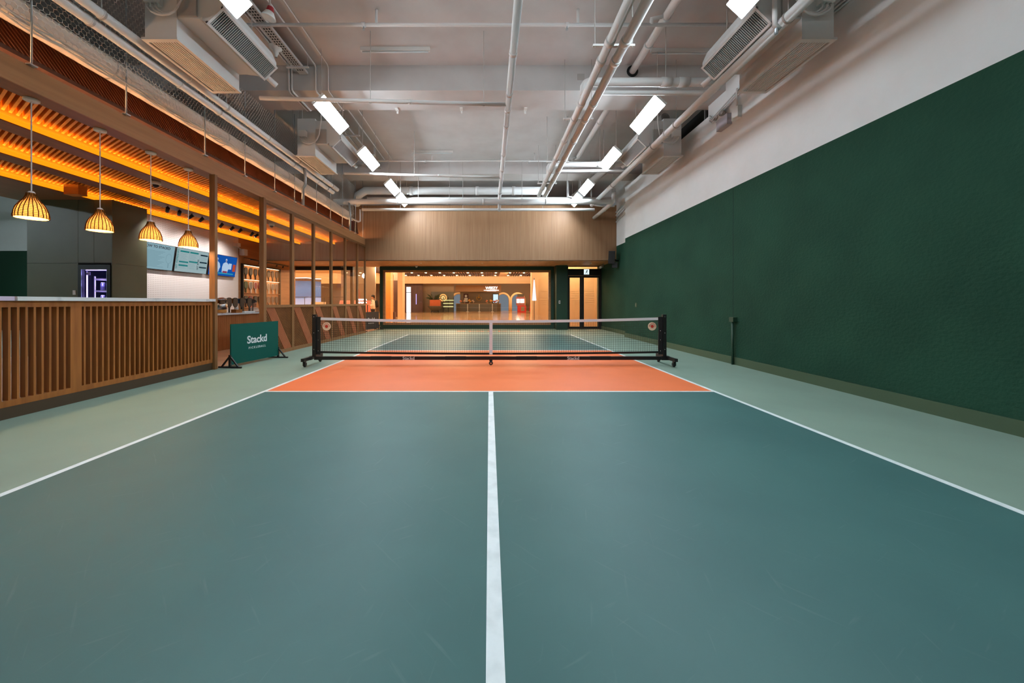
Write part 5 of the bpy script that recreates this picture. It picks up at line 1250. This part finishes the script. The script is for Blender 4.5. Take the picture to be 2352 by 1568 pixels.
def sky_screen():
    m = bpy.data.materials.new('sky_display'); m.use_nodes = True; nt = m.node_tree; nt.nodes.clear()
    o = nt.nodes.new('ShaderNodeOutputMaterial'); e = nt.nodes.new('ShaderNodeEmission'); g = nt.nodes.new('ShaderNodeNewGeometry')
    sx = nt.nodes.new('ShaderNodeSeparateXYZ'); n = nt.nodes.new('ShaderNodeTexNoise'); n.inputs['Scale'].default_value = 0.9
    ad = nt.nodes.new('ShaderNodeMath'); ad.operation = 'MULTIPLY_ADD'; ad.inputs[1].default_value = 0.9
    cr = nt.nodes.new('ShaderNodeValToRGB'); mr = nt.nodes.new('ShaderNodeMapRange'); mr.inputs['From Min'].default_value = 1.1; mr.inputs['From Max'].default_value = 3.2
    nt.links.new(g.outputs['Position'], sx.inputs[0]); nt.links.new(g.outputs['Position'], n.inputs[0])
    nt.links.new(n.outputs[0], ad.inputs[0]); nt.links.new(sx.outputs['Z'], ad.inputs[2]); nt.links.new(ad.outputs[0], mr.inputs[0]); nt.links.new(mr.outputs[0], cr.inputs[0])
    cr.color_ramp.elements[0].color = rgb(150, 170, 200); cr.color_ramp.elements[0].position = 0.0
    for p, c in ((0.22, rgb(215, 210, 235)), (0.42, rgb(190, 195, 225)), (0.47, rgb(80, 130, 175)), (0.7, rgb(96, 146, 190))):
        el = cr.color_ramp.elements.new(p); el.color = c
    cr.color_ramp.elements[-1].color = rgb(70, 108, 140)
    e.inputs[1].default_value = 1.0; nt.links.new(cr.outputs[0], e.inputs[0]); nt.links.new(e.outputs[0], o.inputs[0]); return m
part('screen', scrn, sky_screen(), cvs)
part('casing', rim, M['mdark'], cvs)
part('light_edge', MB().tube([(a_, b_-0.03, 2.93+0.04*(i % 2)) for i, (a_, b_) in enumerate(cp)], 0.03, 6), M['sign_w'], cvs)
bs = thing('curved_booth', 'pink curved seating booth in the mall behind the glazed screen', 'booth', (-8.5, 24, 0))
part('back', MB().lathe([(1.1, 0.4), (1.15, 1.0), (1.05, 1.35), (0.98, 1.3), (1.0, 0.45)], 20, (-8.9, 24.5, 0)), mat('booth_pink', rgb(206, 120, 100), 0.6), bs, True)
part('seat', MB().lathe([(1.1, 0.0), (1.1, 0.42), (0.0, 0.42)], 20, (-8.9, 24.5, 0)), bpy.data.materials['booth_pink'], bs, True)
ns = thing('neon_sign', 'white neon scribble sign low behind the last glazed panel', 'sign', (-7.2, 20.5, 1.0))
part('plate', MB().box(-7.45, -6.85, 20.5, 20.53, 1.1, 1.46), M['glass'], ns)
sq = MB()
for z_, ph_ in ((1.36, 0.3), (1.20, 1.9)):
    sq.tube([(-7.40+0.012*i, 20.48, z_+0.055*math.sin(i*0.9+ph_)*math.cos(i*0.37+ph_)) for i in range(44)], 0.012, 5)
    sq.tube([(-7.36+0.012*i, 20.485, z_+0.02+0.045*math.cos(i*1.3+ph_)) for i in range(36)], 0.010, 5)
part('neon_strokes', sq, emat('neon_white', (0.95, 0.97, 1.0, 1), 3.0), ns)
part('stand', MB().box(-7.45, -7.42, 20.5, 20.56, 0, 1.1).box(-6.88, -6.85, 20.5, 20.56, 0, 1.1).box(-7.45, -6.85, 20.4, 20.7, 0, 0.03), M['blackf'], ns)
hr = thing('handrail', 'thin dark railing in the mall behind the glazed screen', 'railing', (-10.5, 22.5, 0))
part('rail', MB().tube([(-12.6, 22.5, 1.55), (-8.9, 22.5, 1.55)], 0.02, 6), M['blackf'], hr)
for x in (-12.6, -11.4, -10.2, -8.95): part('post', MB().tube([(x, 22.5, 0), (x, 22.5, 1.55)], 0.018, 6), M['blackf'], hr)
struct('wall_shelf_shop', MB().box(-12.2, -9.4, 30.0, 30.2, 0, 4.75), M['mgrey'], 'brown shop wall seen through the glazed screen', 'wall')
ds_ = thing('mall_sofa', 'cream armchair in the mall behind the glazed screen', 'armchair', (-11.2, 23.5, 0))
part('seat', MB().box(-11.7, -10.8, 23.3, 24.0, 0.15, 0.5), M['cream'], ds_); part('back', MB().box(-11.7, -10.8, 23.9, 24.1, 0.5, 1.25), M['cream'], ds_)
for x in (-11.7, -10.95): part('arm', MB().box(x, x+0.15, 23.3, 23.9, 0.5, 0.8), M['cream'], ds_)
for x in (-11.65, -10.9): part('leg', MB().box(x, x+0.05, 23.35, 23.4, 0, 0.15), M['blackf'], ds_); part('leg', MB().box(x, x+0.05, 23.9, 23.95, 0, 0.15), M['blackf'], ds_)

# ------------------------------------------------------------------ people
def skin_mesh(name, joints, edges, radii, material, parent, sub=2):
    me = bpy.data.meshes.new(name); me.from_pydata([tuple(j) for j in joints], edges, []); me.update()
    tmp = bpy.data.objects.new(name, me); COL.objects.link(tmp)
    sk = tmp.modifiers.new('skin', 'SKIN'); sk.use_smooth_shade = True
    ss = tmp.modifiers.new('sub', 'SUBSURF'); ss.levels = sub; ss.render_levels = sub
    for i, v in enumerate(me.skin_vertices[0].data):
        r_ = radii[i]; v.radius = r_ if isinstance(r_, tuple) else (r_, r_); v.use_root = (i == 0)
    dg = bpy.context.evaluated_depsgraph_get(); dg.update()
    out = bpy.data.meshes.new_from_object(tmp.evaluated_get(dg)); out.name = name
    bpy.data.objects.remove(tmp)
    out.materials.clear(); out.materials.append(material)
    o = bpy.data.objects.new(name, out); COL.objects.link(o); o.parent = parent
    return o
M['skin'] = mat('skin', rgb(196, 140, 108), 0.55); M['hair'] = mat('black_hair', rgb(26, 20, 18), 0.6)
def seat_pose(J, drop):
    """upper body lowered by drop, knees forward, shins upright"""
    out = []
    for x, y, z in J:
        if z > 0.78: out.append((x, y, z-drop))
        elif z > 0.4: out.append((x, y-0.40, 0.88-drop-0.02))
        else: out.append((x, y-0.38, z))
    return out
def person(name_label, loc, rz, shirt, trousers, sit=0.0):
    """stands facing local -Y, 1.62 m tall, forearms raised to hold a phone"""
    t = thing('person', name_label, 'person', loc, rz=rz)
    # body: one continuous skin from head to feet with arms and hands
    J = [(0,0,0.88),(0,0.01,1.05),(0,0.01,1.26),(0,0.0,1.36),(0,-0.01,1.43),(0,-0.02,1.50),(0,-0.02,1.58)]
    E = [(0,1),(1,2),(2,3),(3,4),(4,5),(5,6)]; Rr = [(0.11,0.085),(0.10,0.075),(0.115,0.085),(0.06,0.06),(0.05,0.05),(0.075,0.09),(0.065,0.075)]
    for s in (-1, 1):
        b = len(J)
        J += [(s*0.15,0.0,1.31),(s*0.20,0.0,1.06),(s*0.16,-0.20,1.05),(s*0.06,-0.32,1.13)]
        E += [(2,b),(b,b+1),(b+1,b+2),(b+2,b+3)]; Rr += [0.05,0.042,0.034,0.028]
        h = len(J)
        for f in range(4):
            J += [(s*0.03-s*0.012*f*0.2, -0.35-0.006*f, 1.17-0.02*f),(s*0.0, -0.365-0.004*f, 1.185-0.02*f)]
            E += [(b+3, h+2*f),(h+2*f, h+2*f+1)]; Rr += [0.009, 0.008]
        J += [(s*0.055,-0.335,1.18)]; E += [(b+3, len(J)-1)]; Rr += [0.010]
        b = len(J)
        J += [(s*0.09,0.0,0.80),(s*0.10,-0.01,0.46),(s*0.10,0.02,0.08),(s*0.11,-0.12,0.03)]
        E += [(0,b),(b,b+1),(b+1,b+2),(b+2,b+3)]; Rr += [0.085,0.06,0.042,0.035]
    if sit: J, TJ0 = seat_pose(J, sit), 1
    skin_mesh('body', J, E, Rr, M['skin'], t)
    # nose and ears are part of the face
    part('face', MB().ball((0,-0.088,1.505), 0.012, 8, 6, sc=(0.8,1.1,1.3)).ball((-0.078,-0.02,1.51), 0.02, 8, 6, sc=(0.4,0.8,1.3)).ball((0.078,-0.02,1.51), 0.02, 8, 6, sc=(0.4,0.8,1.3)), M['skin'], t, True, local=True)
    part('eyes', MB().ball((-0.028,-0.078,1.53), 0.006, 8, 6).ball((0.028,-0.078,1.53), 0.006, 8, 6).box(-0.02,0.02,-0.078,-0.066,1.463,1.468), M['hair'], t, local=True)
    part('hair', MB().ball((0,0.005,1.565), 0.098, 16, 10, sc=(0.92,1.02,0.82)).ball((0,0.055,1.51), 0.075, 14, 8, sc=(0.95,0.7,1.0)), M['hair'], t, True, local=True)
    SJ = [(0,0,0.80),(0,0.01,1.04),(0,0.01,1.27),(0,0.0,1.37)]; SE = [(0,1),(1,2),(2,3)]; SR = [(0.185,0.145),(0.175,0.135),(0.185,0.14),(0.075,0.075)]
    for s in (-1, 1):
        b = len(SJ); SJ += [(s*0.155,0.0,1.315),(s*0.205,0.0,1.06),(s*0.17,-0.17,1.05)]; SE += [(2,b),(b,b+1),(b+1,b+2)]; SR += [0.064,0.056,0.05]
    if sit: SJ = seat_pose(SJ, sit)
    skin_mesh('shirt', SJ, SE, SR, shirt, t)
    TJ = [(0,0,0.90)]; TE = []; TRr = [(0.12,0.095)]
    for s in (-1, 1):
        b = len(TJ); TJ += [(s*0.09,0.0,0.80),(s*0.10,-0.01,0.46),(s*0.10,0.02,0.10)]; TE += [(0,b),(b,b+1),(b+1,b+2)]; TRr += [0.10,0.078,0.062]
    if sit: TJ = seat_pose(TJ, sit)
    skin_mesh('trousers', TJ, TE, TRr, trousers, t)
    up = -sit
    for c_ in t.children:
        if c_.name.split('.')[0] in ('face', 'eyes', 'hair'): c_.location.z += up
    part('shoe', MB().ball((-0.11,-0.06-(0.38 if sit else 0),0.04), 0.055, 10, 6, sc=(0.9,2.2,0.72)), M['rubber'], t, True, local=True); part('shoe', MB().ball((0.11,-0.06-(0.38 if sit else 0),0.04), 0.055, 10, 6, sc=(0.9,2.2,0.72)), M['rubber'], t, True, local=True)
    return t
pr_ = person('person in a white shirt and dark trousers looking at a phone by the far entrance', (-6.45, 20.2, 0), math.radians(-68), mat('white_shirt', rgb(232, 222, 206), 0.8), mat('dark_trousers', rgb(40, 34, 32), 0.8))
def backpack():
    Rz = Matrix.Rotation(math.radians(-68), 3, 'Z'); base = V((-6.45, 20.2, 0))
    t = thing('backpack', 'black backpack worn by the person at the far entrance', 'backpack', tuple(base + Rz @ V((0, 0.19, 0.92))), rz=math.radians(-68))
    part('bag', MB().ball((0, 0, 0.22), 0.2, 14, 10, sc=(0.75, 0.48, 1.1)), M['rubber'], t, True, local=True)
    part('pocket', MB().ball((0, 0.07, 0.12), 0.12, 12, 8, sc=(0.85, 0.4, 0.8)), M['black'], t, True, local=True)
    for s in (-1, 1): part('strap', MB().tube([(s*0.08, -0.08, 0.40), (s*0.09, -0.17, 0.475), (s*0.10, -0.27, 0.40), (s*0.115, -0.285, 0.22), (s*0.14, -0.12, 0.05)], 0.014, 6), M['rubber'], t, True, local=True)
    ph = thing('phone', 'small phone held by the person at the far entrance', 'phone', tuple(base + Rz @ V((0, -0.375, 1.12))), rz=math.radians(-68))
    part('case', MB().box(-0.036, 0.036, -0.012, -0.004, 0, 0.145), M['black'], ph, local=True); part('glass', MB().box(-0.033, 0.033, -0.004, -0.003, 0.006, 0.139), emat('phone_glow', (0.8, 0.9, 1, 1), 0.8), ph, local=True)
backpack()
person('person in a striped white shirt sitting behind the service counter', (-7.95, 12.3, 0), math.radians(90), mat('striped_shirt', rgb(226, 216, 204), 0.8, vary=(rgb(170, 150, 140), (0.5, 0.5, 38), 0.45, 0.55)), bpy.data.materials['dark_trousers'], sit=0.33)
st = thing('stool', 'low round stool under the person behind the service counter', 'stool', (-7.97, 12.3, 0))
part('seat', MB().lathe([(0.17, 0.40), (0.17, 0.44)], 16, (-7.97, 12.3, 0), close=True), M['wood_bar'], st)
for q in range(3): part('leg', MB().tube([(-7.97+0.17*math.cos(q*2.09), 12.3+0.17*math.sin(q*2.09), 0), (-7.97+0.1*math.cos(q*2.09), 12.3+0.1*math.sin(q*2.09), 0.40)], 0.013, 6), M['black'], st)
